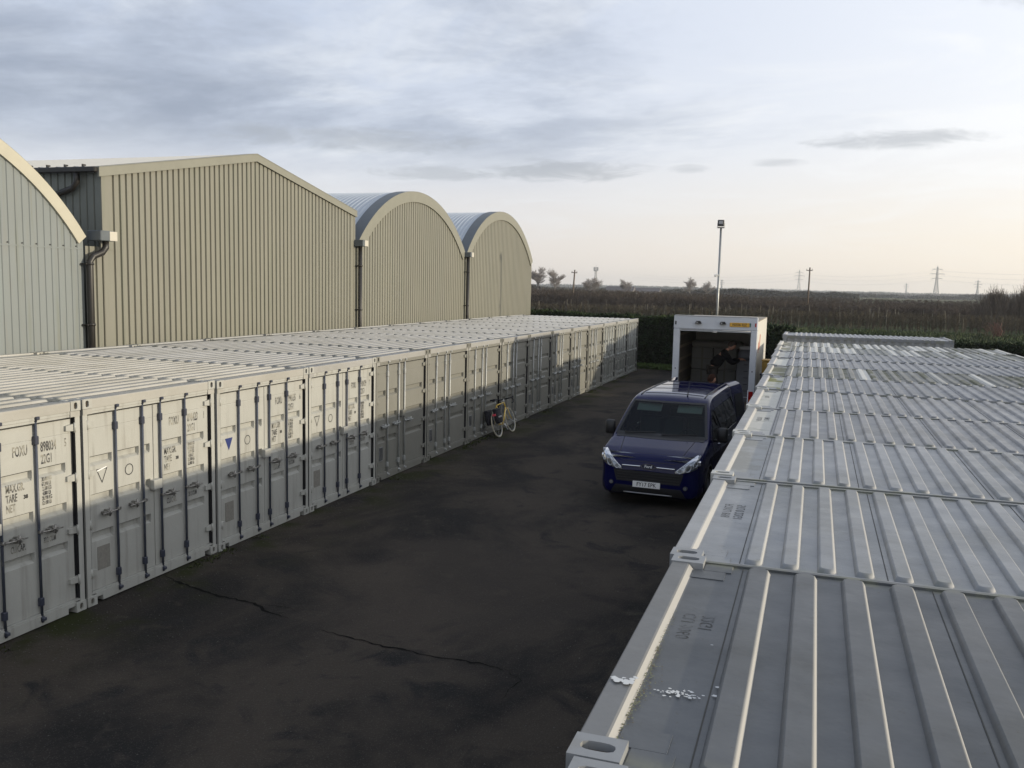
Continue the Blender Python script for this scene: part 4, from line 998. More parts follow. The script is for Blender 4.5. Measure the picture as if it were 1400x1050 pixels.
def wires(pts,label,rad=.035,hs=(.555,.695,.835),l=(.15,.20,.14),grp=None):
    root=empty('power_line',(0,0,0))
    for hh,ll in zip(hs,l):
        for s in (-1,1):
            b=MB()
            for (x0,y0,H0),(x1,y1,H1) in zip(pts[:-1],pts[1:]):
                P=[]
                for i in range(13):
                    t=i/12; sag=4*t*(1-t)*6.0; P.append((x0+(x1-x0)*t+s*ll*H0,y0+(y1-y0)*t,(H0*hh)*(1-t)+H1*hh*t-sag))
                b.tube(P,rad,3,cap=False,sm=False)
            b.build('cable',st,root)
    tag(root,label,'power line')
wires([(-330,1750,36),(-18.5,1400,36.8),(134,1100,36.6),(330,760,36)],'thin power cables strung between the large pylons across the sky')
# floodlight pole behind the truck
r_=empty('floodlight_pole',(3.80,35.5,0)); b=MB(); b.tube([(0,0,0),(0,0,7.0)],[.065,.05],12); b.build('post',galvd,r_)
b=MB(); b.box(-.17,.17,-.02,.02,6.98,7.05); b.box(-.17,-.15,-.1,.02,6.98,7.22); b.box(.15,.17,-.1,.02,6.98,7.22); b.build('bracket',mat('white_plastic',(.75,.74,.70),rough=.5),r_)
b=MB(); b.rbox(-.15,.15,-.20,-.06,7.07,7.36,.02); 
for k in range(6): b.box(-.15+.055*k,-.14+.055*k,-.06,-.02,7.09,7.38)
h=b.build('lamp_head',dark,r_); b=MB(); b.rbox(-.09,.09,-.212,-.198,7.17,7.31,.005); b.build('lens',mat('lamp_glass',(.35,.36,.37),rough=.15),h)
b=MB(); b.rbox(-.19,-.02,-.14,-.02,4.72,4.82,.02); b.tube([(-.14,-.1,4.78),(-.14,-.28,4.72)],.045,10); b.build('security_camera',MATS['white_plastic'],r_)
tag(r_,'slim grey pole with a square floodlight on top, behind the white box truck','floodlight')
# ================================================================ VAN
paint=mat('dark_blue_car_paint',(.0018,.0030,.044),rough=.08,spec=.27)
blkpl=mat('black_plastic',(.012,.012,.013),rough=.5)
chrome=mat('chrome',(.75,.75,.76),rough=.15,metal=1)
tyre=mat('tyre',(.014,.014,.014),rough=.85)
wgl=glass('windscreen_glass',(.46,.60,.57),.02); sgl=glass('dark_side_glass',(.08,.10,.10),.02)
def interp(t,T):
    for (a,va),(b_,vb) in zip(T[:-1],T[1:]):
        if t<=b_:
            k=(t-a)/(b_-a); return va+(vb-va)*k
    return T[-1][1]
def smo(t,T):
    # smooth through points (Catmull-like via small averaging)
    e=.035; return sum(interp(min(max(t+d,T[0][0]),T[-1][0]),T) for d in (-e,-e/2,0,e/2,e))/5 if t>.12 else interp(t,T)
VW=[(0,.66),(.03,.76),(.07,.84),(.13,.90),(.22,.94),(.4,.965),(.8,.985),(1.2,.99),(4.6,.985),(4.85,.97),(4.93,.95),(4.97,.92)]
VH=[(0,.70),(.015,.80),(.04,.87),(.09,.93),(.18,.985),(.4,1.06),(.7,1.135),(.92,1.19),(1.0,1.225),(1.35,1.50),(1.72,1.79),(1.86,1.865),(2.0,1.905),(2.3,1.94),(3.4,1.955),(4.6,1.95),(4.8,1.935),(4.9,1.90),(4.97,1.84)]
VB=[(0,.34),(.03,.24),(.09,.20),(4.8,.21),(4.97,.27)]
def vsec(s):
    W=smo(s,VW); H=smo(s,VH); B=interp(s,VB)
    pts=[(0,B),(W-.30,B),(W-.13,B),(W-.045,B+.03),(W-.008,B+.10)]
    full=1.95; sc_=min(1,(H-.75)/(full-.75)) if H>.8 else .05
    # side from z=.42 to near roof
    cz=H-.16*(.35+.65*sc_)
    zs=[.42,.52,.62,.70,.80,.90,.98,1.06,1.14,1.22,1.30,1.38,1.46,1.54,1.62,1.70]
    side=[]
    for i,z in enumerate(zs):
        k=i/(len(zs)-1); zz=.42+(min(1.73,cz)-.42)*k if cz<1.73 else z+(cz-1.73)*k
        zz=max(B+.12+.01*i,zz) if cz<.5 else zz
        t=max(0,(zz-.98)/.75); tuck=.170*t**1.25
        bl=.012*math.exp(-((zz-.93)/.10)**2)-.010*math.exp(-((zz-.62)/.12)**2)
        side.append((W-tuck+bl,zz))
    pts+=side
    y0,z0=side[-1]; r=.105*(.45+.55*sc_)
    dz=H-z0
    for a in (18,36,54,72):
        t=R(a); pts.append((y0-r*1.5*(1-math.cos(t)),z0+dz*.93*math.sin(t)))
    ytop=pts[-1][0]
    for k in (.90,.75,.55,.30,0): pts.append((ytop*k,H-.03*k*k*(1 if k<.9 else 1.0)))
    return pts
ss=[0,.008,.02,.04,.07,.11,.16,.22,.30]+[.30+.035*i for i in range(1,46)]+[1.9+.06*i for i in range(0,46)]+[4.66,4.72,4.78,4.84,4.89,4.93,4.955,4.97]
ss=sorted(set(round(q,4) for q in ss))
NOSE=(5.50,7.92); VROT=-3.0
van=empty('parked_van',(NOSE[0],NOSE[1],0),R(VROT))
secs=[vsec(s) for s in ss]; npt=len(secs[0])
V=[];F=[]
rings=[]
for s,sec in zip(ss,secs):
    row=[(x,s,z) for x,z in sec]+[(-x,s,z) for x,z in sec[::-1][1:-1]]
    rings.append(row)
m=len(rings[0])
full=[p for r_ in rings for p in r_]
faces=[(i*m+j,i*m+(j+1)%m,(i+1)*m+(j+1)%m,(i+1)*m+j) for i in range(len(ss)-1) for j in range(m)]
front=tuple(range(m)); back=tuple((len(ss)-1)*m+j for j in range(m))
bvh=BVHTree.FromPolygons(full,faces+[front,back])
def ws_in(x,z,s):   # windscreen area in front view
    if not(.93<s<1.88): return False
    t=(z-1.235)/(1.775-1.235); 
    return 0<t<1 and abs(x)<.865-.135*t
WH=[(.94,.345),(3.87,.345)]
def sidewin(s,z):
    if 1.12+.0<z<1.66 and 1.34+(z-1.12)*.75<s<2.08: return True
    if 1.13<z<1.66 and 2.16<s<3.18: return True
    if 1.13<z<1.66 and 3.26<s<4.55: return True
    return False
kept=[]; arch_f=[]
for f in faces:
    c=[sum(full[i][k] for i in f)/4 for k in range(3)]
    if ws_in(c[0],c[2],c[1]) : continue
    if abs(c[0])>.6 and sidewin(c[1],c[2]): continue
    if abs(c[0])>.80 and any((c[1]-a)**2+(c[2]-b_)**2<.385**2 for a,b_ in WH): continue
    kept.append(f)
b=MB(); b.add(full,kept,0,True); b.add([full[i] for i in front],[tuple(range(m))],0); b.add([full[i] for i in back],[tuple(range(m))],0)
b.build('body',paint,van)
def cast(o,d):
    h=bvh.ray_cast(Vector(o),Vector(d)); return (h[0],h[1]) if h[0] is not None else (None,None)
def patch(fn,nu,nv,dirn,off,name,m_,parent=van,smooth=True,thick=0,mirror=False):
    # fn(a,b)-> 3-D start point; ray along dirn
    b=MB()
    for sgn in ((1,-1) if mirror else (1,)):
        P=[]
        for i in range(nu+1):
            row=[]
            for j in range(nv+1):
                o=Vector(fn(i/nu,j/nv)); o.x*=sgn; d=Vector(dirn); d.x*=sgn
                h,n_=cast(o,d)
                if h is None: h=o+d*2; n_=-d
                if n_.dot(d)>0: n_=-n_
                row.append(tuple(h+n_*off))
            P.append(row)
        b.grid(P,0,smooth)
    return b.build(name,m_,parent)
def lerp(a,b,t): return tuple(x+(y-x)*t for x,y in zip(a,b))
def quadfn(c00,c10,c11,c01,plane):
    def f(a,b_):
        p=lerp(lerp(c00,c10,a),lerp(c01,c11,a),b_); return plane(p)
    return f
FP=lambda p:(p[0],-1.0,p[1])          # front view (x,z)
SP=lambda p:(1.6,p[0],p[1])           # side view (s,z)
patch(quadfn((-.895,1.215),(.895,1.215),(.735,1.80),(-.735,1.80),FP),26,14,(0,1,0),.006,'windscreen',wgl)
# black frit round the screen
b=MB()
def strip(P,m_=0,w_=None): b.grid(P,m_,True)
edge=[]
def fr(a,bb):
    xw=.895-.16*bb; return (xw*a, 1.215+.585*bb)
for (a0,a1,b0,b1) in ((-1,1,-.02,.045),(-1,1,.955,1.01),(-1.01,-.955,0,1),(.955,1.01,0,1)):
    P=[]
    for i in range(25):
        row=[]
        for j in range(3 if abs(a1-a0)<1 else 3):
            if abs(a1-a0)>1: a=a0+(a1-a0)*i/24; bb=b0+(b1-b0)*j/2
            else: a=a0+(a1-a0)*j/2; bb=b0+(b1-b0)*i/24
            x,z=fr(a,bb); h,n_=cast((x,-1,z),(0,1,0)); n_=-n_ if n_.y>0 else n_; row.append(tuple(h+n_*.010))
        P.append(row)
    b.grid(P,0,True)
b.build('windscreen_frame',blkpl,van)
for z0,z1,s00,s01,s1,nm in ((1.11,1.67,1.30,1.72,2.10,'side_window'),(1.12,1.67,2.15,2.15,3.20,'side_window'),(1.12,1.67,3.25,3.25,4.57,'side_window')):
    for sg in (1,-1):
        f=quadfn((s00,z0),(s1,z0),(s1,z1),(s01,z1),SP); g=(lambda f,sg:(lambda a,c:(lambda p:(p[0]*sg,p[1],p[2]))(f(a,c))))(f,sg)
        patch(g,12,6,(-sg,0,0),.004,nm,sgl)
# interior: floor, dash, seats, bulkhead, sun visors, steering wheel
inn=mat('van_cabin_trim',(.045,.05,.052),rough=.8); vis=mat('visor_fabric',(.30,.28,.26),rough=.9)
b=MB(); b.box(-.86,.86,.75,4.8,.40,.46); b.rbox(-.84,.84,.98,1.45,.85,1.16,.05); b.box(-.80,.80,2.62,2.66,.46,1.80)
for sx in (-.48,.0,.50): b.rbox(sx-.24,sx+.24,1.95,2.45,.55,.85,.05); b.rbox(sx-.23,sx+.23,2.30,2.45,.85,1.42,.05); b.rbox(sx-.12,sx+.12,2.33,2.43,1.44,1.62,.04)
b.build('cabin',inn,van)
b=MB()
for sx in (-.40,.42):
    T=Matrix.Translation((sx,1.74,1.685))@Matrix.Rotation(R(38),4,'X'); b.rbox(-.25,.25,-.13,.10,-.012,.012,.010,0,T)
b.build('sun_visor',vis,van)
b=MB(); n=20; b.tube([(.42+.19*math.cos(2*math.pi*i/n),1.62+.06*math.sin(2*math.pi*i/n),1.10+.17*math.sin(2*math.pi*i/n)) for i in range(n+1)],.015,6,cap=False); b.build('steering_wheel',blkpl,van)
b=MB(); b.box(.20,.30,1.06,1.14,1.162,1.166); b.build('dash_ticket',mat('paper',(.8,.8,.78),rough=.8),van)
# wipers and screen sill
b=MB()
for (xa,xb) in ((-.72,-.12),(.02,.70)):
    P=[]
    for i in range(9):
        x=xa+(xb-xa)*i/8; z=1.225+.035*i/8; h,n_=cast((x,-1,z),(0,1,0)); P.append(tuple(h+Vector((0,-.02,.015))))
    b.tube(P,.010,5)
b.build('wiper',blkpl,van)
patch(quadfn((-.86,1.165),(.86,1.165),(.88,1.222),(-.88,1.222),FP),24,3,(0,1,0),.004,'screen_cowl',blkpl)
# grille, bumper intake, lamps
patch(quadfn((-.60,.47),(.60,.47),(.66,.685),(-.66,.685),FP),20,5,(0,1,0),.006,'grille',mat('grille_black',(.006,.006,.007),rough=.6))
b=MB()
for z in (.50,.55,.60,.65):
    P=[]
    for i in range(21):
        x=-.58+1.16*i/20; h,n_=cast((x,-1,z),(0,1,0)); P.append(tuple(h+Vector((0,-.012,0))))
    b.tube(P,.007,5)
b.build('grille_slat',blkpl,van)
patch(quadfn((-.72,.235),(.72,.235),(.62,.40),(-.62,.40),FP),20,4,(0,1,0),.005,'lower_intake',MATS['grille_black'])
b=MB()
def chline(xa,xb,z,r,dz=0,n=14):
    P=[]
    for i in range(n+1):
        x=xa+(xb-xa)*i/n; zz=z+dz*abs(x); h,n_=cast((x,-1,zz),(0,1,0)); P.append(tuple(h+Vector((0,-.010,0))))
    b.tube(P,r,6)
chline(-.50,-.15,.775,.013,-.01); chline(.15,.50,.775,.013,-.01); b.build('chrome_bar',chrome,van)
b=MB(); chline(-.46,.46,.262,.010); b.build('chrome_lip',mat('satin_chrome',(.45,.45,.46),rough=.35,metal=.9),van)
# oval emblem
h,_=cast((0,-1,.775),(0,1,0)); ey=h.y-.012
b=MB(); n=28
def oval(rx,rz,y,mi): 
    P=[(rx*math.cos(2*math.pi*i/n),y,.775+rz*math.sin(2*math.pi*i/n)) for i in range(n)]; Q=[(p[0],y+.03,p[2]) for p in P]
    b.add(P+Q,[tuple(range(n))]+[(i,(i+1)%n,n+(i+1)%n,n+i) for i in range(n)],mi)
oval(.135,.058,ey,0); oval(.122,.047,ey-.003,1); oval(.116,.042,ey-.0045,2) if False else None
b.mesh(text_mesh('Ford',.075,'CENTER',.002),Matrix.Translation((0,ey-.006,.777))@Matrix(((1,.18,0,0),(0,0,-1,0),(0,1,0,0),(0,0,0,1))),2)
b.build('oval_badge',[chrome,mat('badge_blue',(.004,.008,.04),rough=.4),mat('badge_silver',(.8,.8,.8),rough=.3)],van)
# headlights: clear cover over bright reflector with projector rings
def HL(a,c):
    # a: inner->outer, c: bottom->top
    lo=[(.50,.700),(.62,.705),(.75,.735),(.86,.79),(.93,.86)]; hi=[(.50,.715),(.60,.80),(.72,.90),(.83,.985),(.93,1.04)]
    def at(L_,t):
        k=t*(len(L_)-1); i=min(int(k),len(L_)-2); return lerp(L_[i],L_[i+1],k-i)
    return lerp(at(lo,a),at(hi,a),c)
def hlpt(a,c,off,sg):
    x,z=HL(a,c); o=Vector((x*sg,-1,z)); d=Vector((0,1,0))
    if x>.90: 
        o=Vector((sg*1.6,.05+(x-.90)*4,z)); d=Vector((-sg,0,0))
    h,n_=cast(o,d)
    if h is None: h=Vector((x*sg,.2,z)); n_=Vector((0,-1,0))
    if n_.dot(d)>0: n_=-n_
    return h+n_*off
lampref=mat('lamp_reflector',(.38,.40,.43),rough=.22,metal=.75); lampdk=mat('lamp_housing',(.05,.055,.06),rough=.3); lens=glass('lamp_lens',(.86,.88,.90),.08)
for sg in (-1,1):
    hl=MB(); hl.grid([[tuple(hlpt(i/14,j/8,.003,sg)) for j in range(9)] for i in range(15)],0,True); root_h=hl.build('headlight',lampref,van)
    b=MB()
    for (a,c,r_) in ((.22,.45,.042),(.50,.42,.060),(.78,.40,.05)):
        p=hlpt(a,c,.006,sg); q=hlpt(a+.03,c,.006,sg); e1=(q-p).normalized(); q=hlpt(a,c+.1,.006,sg); e2=(q-p).normalized(); n_=e1.cross(e2); n_=n_ if n_.y<0 else -n_
        P=[p+(e1*math.cos(t)+e2*math.sin(t))*r_ for t in [2*math.pi*i/18 for i in range(19)]]
        b.tube([v+n_*.006 for v in P],.010,6,0,cap=False); b.add([p+n_*.004]+[p+(e1*math.cos(2*math.pi*i/18)+e2*math.sin(2*math.pi*i/18))*r_*.8+n_*.004 for i in range(18)],[(0,1+i,1+(i+1)%18) for i in range(18)],1,True)
    b.tube([hlpt(i/14,.97,.010,sg) for i in range(15)],.010,5,2); b.tube([hlpt(i/14,.03,.008,sg) for i in range(15)],.008,5,1)
    b.tube([hlpt(.30+.5*i/8,.80,.008,sg) for i in range(9)],.010,5,2)
    b.build('lamp_projector',[lampref,lampdk,chrome],root_h)
    b=MB(); b.grid([[tuple(hlpt(i/14,j/8,.020,sg)) for j in range(9)] for i in range(15)],0,True); b.build('lamp_cover',lens,root_h)
    h,_=cast((sg*.70,-1,.43),(0,1,0)); b=MB(); b.tube([(h.x,h.y-.015,h.z),(h.x,h.y+.02,h.z)],.045,14); b.tube([(h.x,h.y-.02,h.z),(h.x,h.y-.012,h.z)],.032,14,1); b.build('fog_lamp',[blkpl,lampref],van)
# plate
def plate(txt,w_,h_,col,T,parent,size):
    b=MB(); b.rbox(-w_/2,w_/2,-.006,.006,-h_/2,h_/2,.004,0,T)
    b.mesh(text_mesh(txt,size,'CENTER',.0012),T@Matrix.Translation((0,-.0075,-.001))@Matrix(((.88,0,0,0),(0,0,-1,0),(0,1,0,0),(0,0,0,1))),1)
    return b.build('number_plate',[col,blk],parent)
h,_=cast((-.10,-1,.43),(0,1,0))
plate('FY17 EPK',.52,.115,mat('white_plate',(.72,.72,.70),rough=.4),Matrix.Translation((-.02,-.022,.435))@Matrix.Rotation(R(-4),4,'X'),van,.105)
# mirrors
for sg in (-1,1):
    b=MB(); T=Matrix.Translation((sg*1.13,1.42,1.26)); b.rbox(-.10,.10,-.07,.05,-.15,.14,.035,0,T,True); b.tube([(sg*.93,1.46,1.12),(sg*1.08,1.43,1.14)],.03,8); mo=b.build('door_mirror',blkpl,van)
    b=MB(); b.box(-.08,.08,.051,.053,-.12,.11,0,T); b.build('mirror_glass',chrome,mo)
# roof swages, antenna, gutter strips
b=MB()
for s in (2.18,2.95,3.72,4.45):
    P=[]
    for i in range(17):
        x=-.60+1.2*i/16; h,n_=cast((x,s,3),(0,0,-1)); P.append(tuple(h+Vector((0,0,-.004))))
    b.tube(P,.012,5)
for sg in (-1,1):
    P=[]
    for i in range(33):
        s=2.02+2.75*i/32; h,n_=cast((sg*.655,s,3),(0,0,-1)); P.append(tuple(h+Vector((0,0,.0))))
    b.tube(P,.016,6)
b.build('roof_channel',blkpl,van)
h,_=cast((.30,2.02,3),(0,0,-1)); b=MB(); b.tube([h,h+Vector((0,.02,.02)),h+Vector((.02,.10,.34))],[.018,.012,.004],6); b.build('aerial',blkpl,van)
# window line chrome, handles, door shuts
for sg in (1,-1):
    b=MB(); P=[]
    for i in range(30):
        s=1.45+3.1*i/29; h,n_=cast((sg*1.6,s,1.10),(-sg,0,0)); P.append(tuple(h+Vector((sg*.004,0,0))))
    b.tube(P,.008,5); b.build('waist_strip',chrome,van)
    b=MB()
    for s in (2.0,2.32,3.1):
        h,_=cast((sg*1.6,s,1.00),(-sg,0,0)); b.rbox(-.02,.025,-.11,.11,-.018,.018,.008,0,Matrix.Translation(h))
    b.build('door_handle',chrome if sg>0 else blkpl,van)
    b=MB()
    for s in (1.22,2.12,3.22):
        P=[]
        for i in range(14):
            z=.32+1.42*i/13; ok=cast((sg*1.6,s+(0.0 if z<1.1 or s>1.3 else (z-1.1)*.85),z),(-sg,0,0))[0]
            if ok: P.append(tuple(ok+Vector((sg*.001,0,0))))
        b=MB(); b.tube(P,.004,4); b.build('panel_gap',blk,van)
    P=[]
    for i in range(40):
        s=1.25+3.4*i/39
        if any(abs(s-a)<.42 for a,_ in WH): continue
        P.append(tuple(cast((sg*1.6,s,.34),(-sg,0,0))[0]))
# bonnet shut line
b=MB()
P=[];
for i in range(25):
    x=-.80+1.6*i/24; z=.86 if abs(x)<.5 else .86+(abs(x)-.5)*.45; h,_=cast((x,-1,z),(0,1,0)); P.append(tuple(h+Vector((0,-.001,0))))
b.tube(P,.004,4)
for sg in (-1,1):
    P=[]
    for i in range(12):
        s=.22+.72*i/11; h,_=cast((sg*(.60+.10*i/11),s,3),(0,0,-1)); P.append(tuple(h+Vector((0,0,.001))))
    b.tube(P,.006,4)
b.build('bonnet_seam',blk,van)
# wheels
def wheel(x,y,z,r,w_,sg,parent,rimc):
    b=MB(); prof=[(-w_/2,r*.66),(-w_/2,r*.93),(-w_/2+.03,r),(w_/2-.03,r),(w_/2,r*.93),(w_/2,r*.66)]; n=28
    b.grid([[(x+px,y+pr*math.cos(2*math.pi*i/n),z+pr*math.sin(2*math.pi*i/n)) for px,pr in prof] for i in range(n+1)],0,True); wo=b.build('wheel',tyre,parent)
    b=MB(); xo=x+sg*w_*.42
    b.grid([[(xo-sg*d,y+q*r*math.cos(2*math.pi*i/n),z+q*r*math.sin(2*math.pi*i/n)) for q,d in ((.67,0),(.60,.03),(.58,.09))] for i in range(n+1)],0,True)
    for k in range(5):
        a=2*math.pi*k/5; T=Matrix.Translation((xo-sg*.03,y,z))@Matrix.Rotation(a,4,'X'); b.rbox(-.012,.012,-.03,.03,.03,r*.62,.006,0,T)
    b.tube([(xo-sg*.06,y,z),(xo-sg*.01,y,z)],.06,12); b.build('rim',rimc,wo)
rimc=mat('alloy_rim',(.28,.28,.29),rough=.35,metal=.8)
for sg in (-1,1):
    for (a,z) in WH: wheel(sg*.875,a,z-.005,.34,.20,sg,van,rimc)
for sg in (-1,1):
    for (a,z) in WH:
        b=MB(); P=[(sg*.975,a+.385*math.cos(R(t)),z+.385*math.sin(R(t))) for t in range(-20,201,11)]; b.tube(P,.022,6)
        b.grid([[(sg*q,a+.385*math.cos(R(t)),z+.385*math.sin(R(t))) for q in (.98,.70)] for t in range(-25,206,11)],0,True)
        b.build('wheel_arch',blkpl,van)
# rear doors swung open
for sg in (-1,1):
    ang=R(-8 if sg<0 else -13)*-sg*-1
    T=Matrix.Translation((sg*.90,4.97,0))@Matrix.Rotation(R(9 if sg<0 else 10)*-sg,4,'Z')
    b=MB(); P=[]
    zs_=[.30,.6,.95,1.1,1.4,1.65,1.80,1.88,1.915]
    offx=[0,0,0,-.01,-.05,-.10,-.145,-.21,-.33]
    P=[[(sg*o_,yy,z) for z,o_ in zip(zs_,offx)] for yy in (0,.02,.25,.5,.74,.76)]
    Q=[[(sg*(o_-.05),yy,z-.01) for z,o_ in zip(zs_,offx)] for yy in (0,.02,.25,.5,.74,.76)]
    V_=[T@Vector(p) for r_ in P for p in r_]; nn=len(zs_); fs=[(i*nn+j,i*nn+j+1,(i+1)*nn+j+1,(i+1)*nn+j) for i in range(5) for j in range(nn-1)]
    W_=[T@Vector(p) for r_ in Q for p in r_]; o=len(V_)
    b.add(V_,fs,0,True); b.add(W_,fs,0,True)
    rim=[(0,j) for j in range(nn)]+[(i,nn-1) for i in range(1,6)]+[(5,j) for j in range(nn-2,-1,-1)]+[(i,0) for i in range(4,0,-1)]
    idx=[i*nn+j for i,j in rim]; b.add(V_+W_,[(idx[k],idx[(k+1)%len(idx)],o+idx[(k+1)%len(idx)],o+idx[k]) for k in range(len(idx))],0)
    dd=b.build('rear_door',paint,van)
    b=MB(); gz=[1.14,1.3,1.5,1.66]; go=[-.012,-.035,-.068,-.10]; b.grid([[tuple(T@Vector((sg*(o_+.006),yy,z))) for z,o_ in zip(gz,go)] for yy in (.10,.38,.66)],0,True); b.build('rear_window',mat('privacy_glass',(.006,.007,.008),rough=.25,spec=.2),dd)
tag(van,'dark blue panel van facing the camera, number plate FY17 EPK, rear doors swung open','van')
# ================================================================ BOX TRUCK
tr=empty('box_truck',(5.66,17.0,0),R(0))
wht=mat('truck_white_paint',(.55,.57,.60),rough=.40,var=.05,vscale=2,coat=.2); crm=mat('truck_side_panel',(.62,.60,.54),rough=.4,var=.04)
inw=mat('plywood_lining',(.16,.13,.095),rough=.8,var=.2,vscale=2); red=mat('red_lamp',(.35,.01,.01),rough=.2,coat=.5); alu=mat('aluminium',(.5,.5,.5),rough=.35,metal=.8)
HWd,ZT,ZF,YL=1.145,3.335,.86,4.75
b=MB()
for s in (-1,1): b.rbox(*( (s*HWd-.175,s*HWd) if s>0 else (-HWd,-HWd+.175)),0,.16,.22,ZT-.36,.012)
b.rbox(-HWd,HWd,-.002,.16,ZT-.358,ZT,.012); b.box(-HWd+.16,HWd-.16,.02,.15,ZT-.42,ZT-.359)
b.build('rear_frame',wht,tr)
b=MB(); b.box(-HWd+.02,HWd-.02,-.01,.15,ZT+.001,ZT+.018); b.tube([(-HWd+.18,-.012,ZT-.375),(HWd-.18,-.012,ZT-.375)],.010,6); b.rbox(-.06,.06,-.03,.02,ZT-.45,ZT-.385,.01)
b.build('frame_trim',alu,tr)
# body walls (each with a real thickness), translucent roof
b=MB(); b.box(HWd-.035,HWd,.16,YL,ZF-.1,ZT-.12); b.box(-HWd,-HWd+.035,.16,YL,ZF-.1,ZT-.12); b.box(-HWd+.035,HWd-.035,YL-.04,YL,ZF-.1,ZT-.12)
b.build('side_panel',crm,tr)
b=MB(); b.box(-HWd,HWd,.161,YL,ZT-.12,ZT-.095); b.build('box_roof',mat('roof_skin',(.28,.24,.18),rough=.7),tr)
b=MB(); b.box(-HWd+.036,HWd-.036,.02,YL-.04,ZF-.1,ZF)
b.box(HWd-.05,HWd-.036,.17,YL-.05,ZF,ZT-.1); b.box(-HWd+.036,-HWd+.05,.17,YL-.05,ZF,ZT-.1)
b.build('floor_lining',inw,tr)
b=MB()
for s in (-1,1):
    for z in (1.25,1.62,1.99,2.36,2.73):
        b.box(*((s*HWd-.075*s,s*HWd-.051*s) if s>0 else (s*HWd-.051*s,s*HWd-.075*s)),.2,YL-.1,z,z+.07)
b.build('tie_rail',mat('pale_timber_rail',(.30,.24,.16),rough=.8),tr)
# bars and roller shutter rolled under the roof
b=MB()
for k in range(16): b.box(-HWd+.19,HWd-.19,.25+k*.12,.36+k*.12,ZT-.26,ZT-.23)
b.box(-HWd+.05,HWd-.05,.2,.24,ZT-.35,ZT-.14); b.build('roller_shutter',mat('shutter_slat',(.22,.17,.11),rough=.6),tr)
for s in (-1,1):
    b=MB(); xx=s*(HWd-.055); b.rbox(xx-.018,xx+.018,-.014,-.001,ZT-.25,ZT-.15,.004); b.build('marker_lamp',red if s>0 else blkpl,tr)
    b=MB(); xx=s*(HWd-.10); b.rbox(xx-.06,xx+.06,-.03,-.001,.98,1.30,.008); b.box(xx-.045,xx+.045,-.032,-.030,1.0,1.08,1); b.build('tail_lamp',[red,mat('orange_lens',(.5,.15,.02),rough=.3)],tr)
    b=MB()
    for z in (1.85,.75): b.tube([(s*(HWd-.09),-.008,z),(s*(HWd-.09),.0,z)],.018,8)
    b.build('frame_bolt',blkpl,tr)
    b=MB(); xx=-.46 if s<0 else .21; 
    b.prism([(xx-.09,ZT-.20),(xx+.09,ZT-.20),(xx+.05,ZT-.13),(xx-.05,ZT-.13)],1,-.10,0); b.tube([(xx-.03,-.11,ZT-.17),(xx-.03,-.09,ZT-.17)],.022,8,1); b.build('reversing_lamp',[blkpl,lampref],tr)
plate('NX06 RJZ',.53,.115,mat('yellow_plate',(.62,.34,.03),rough=.4),Matrix.Translation((.66,-.016,ZT-.205)),tr,.105)
b=MB(); b.box(.935,.960,-.024,-.008,ZT-.255,ZT-.15); b.build('plate_band',mat('green_band',(.01,.12,.06),rough=.5),tr)
# red lettering-like motif on the side panel
b=MB(); rr=random.Random(3)
b.prism([(.9,2.42),(1.25,2.38),(1.6,2.80),(1.3,2.84)],0,HWd,HWd+.003); b.prism([(.55,2.35),(.80,2.32),(.95,2.58),(.7,2.66)],0,HWd,HWd+.003); b.build('red_livery',mat('livery_red',(.42,.14,.09),rough=.5),tr)
# chassis, cab, wheels, tail lift
b=MB(); b.box(-.45,-.35,.2,7.0,.55,.74); b.box(.35,.45,.2,7.0,.55,.74); b.box(-1.05,1.05,.3,.4,.35,.62)
for s in (-1,1): b.box(*((s*1.10,s*1.13) if s>0 else (s*1.13,s*1.10)),1.2,4.2,.38,.74)
b.build('chassis',dark,tr)
cabp=mat('cab_white_paint',(.45,.46,.48),rough=.3,coat=.5)
b=MB(); b.prism([(YL+.02,.45),(YL+1.55,.45),(YL+1.62,.95),(YL+1.30,1.25),(YL+.85,2.05),(YL+.02,2.10)],0,-.98,.98); b.build('cab',cabp,tr)
b=MB(); 
for s in (-1,1): b.prism([(YL+.35,1.28),(YL+1.1,1.28),(YL+.80,1.92),(YL+.35,1.95)],0,*((.981,.99) if s>0 else (-.99,-.981)))
b.build('cab_window',blkpl,tr)
for s in (-1,1):
    for y in (1.15,YL+.75): wheel(s*.93,y,.37,.37,.24,s,tr,rimc)
b=MB(); b.rbox(-.95,.95,-.14,.03,.24,.33,.01); b.box(.60,.66,-.10,-.04,.33,1.05); b.box(.70,.76,-.30,-.24,.20,.62); b.build('tail_step',galvd,tr)
tag(tr,'white box truck with its rear roller door open, yellow plate NX06 RJZ','truck')
# cargo inside
wrap=mat('pale_wrap',(.20,.20,.18),rough=.7,var=.08); wrap2=mat('grey_wrap',(.13,.135,.15),rough=.7,var=.1)
def cargo(x0,x1,y0,y1,z0,z1,name,label,cat,m_,grp=None,band=None,r=.03):
    o=empty(name,(5.66+(x0+x1)/2,17+(y0+y1)/2,z0)); b=MB(); w_,d_=(x1-x0)/2,(y1-y0)/2; b.rbox(-w_,w_,-d_,d_,0,z1-z0,r); b.build('carton' if cat=='box' else 'body',m_,o)
    b=MB(); hz=z1-z0
    if band: b.box(-.03,.03,-d_-.003,-d_,0,hz); b.box(-w_,w_,-d_-.002,-d_-.0005,hz*.48,hz*.52)
    else: b.box(-w_*.9,w_*.9,-d_-.004,-d_,hz*.86,hz*.9)
    b.build('strapping',band or dark,o); tag(o,label,cat,grp); return o
gb='wrapped boxes loaded in the truck'
k=mat('packing_tape',(.16,.15,.12),rough=.5)
cargo(-.95,-.30,2.6,3.4,.862,1.62,'packed_box','pale wrapped box at the lower left of the load in the truck','box',wrap,gb,k)
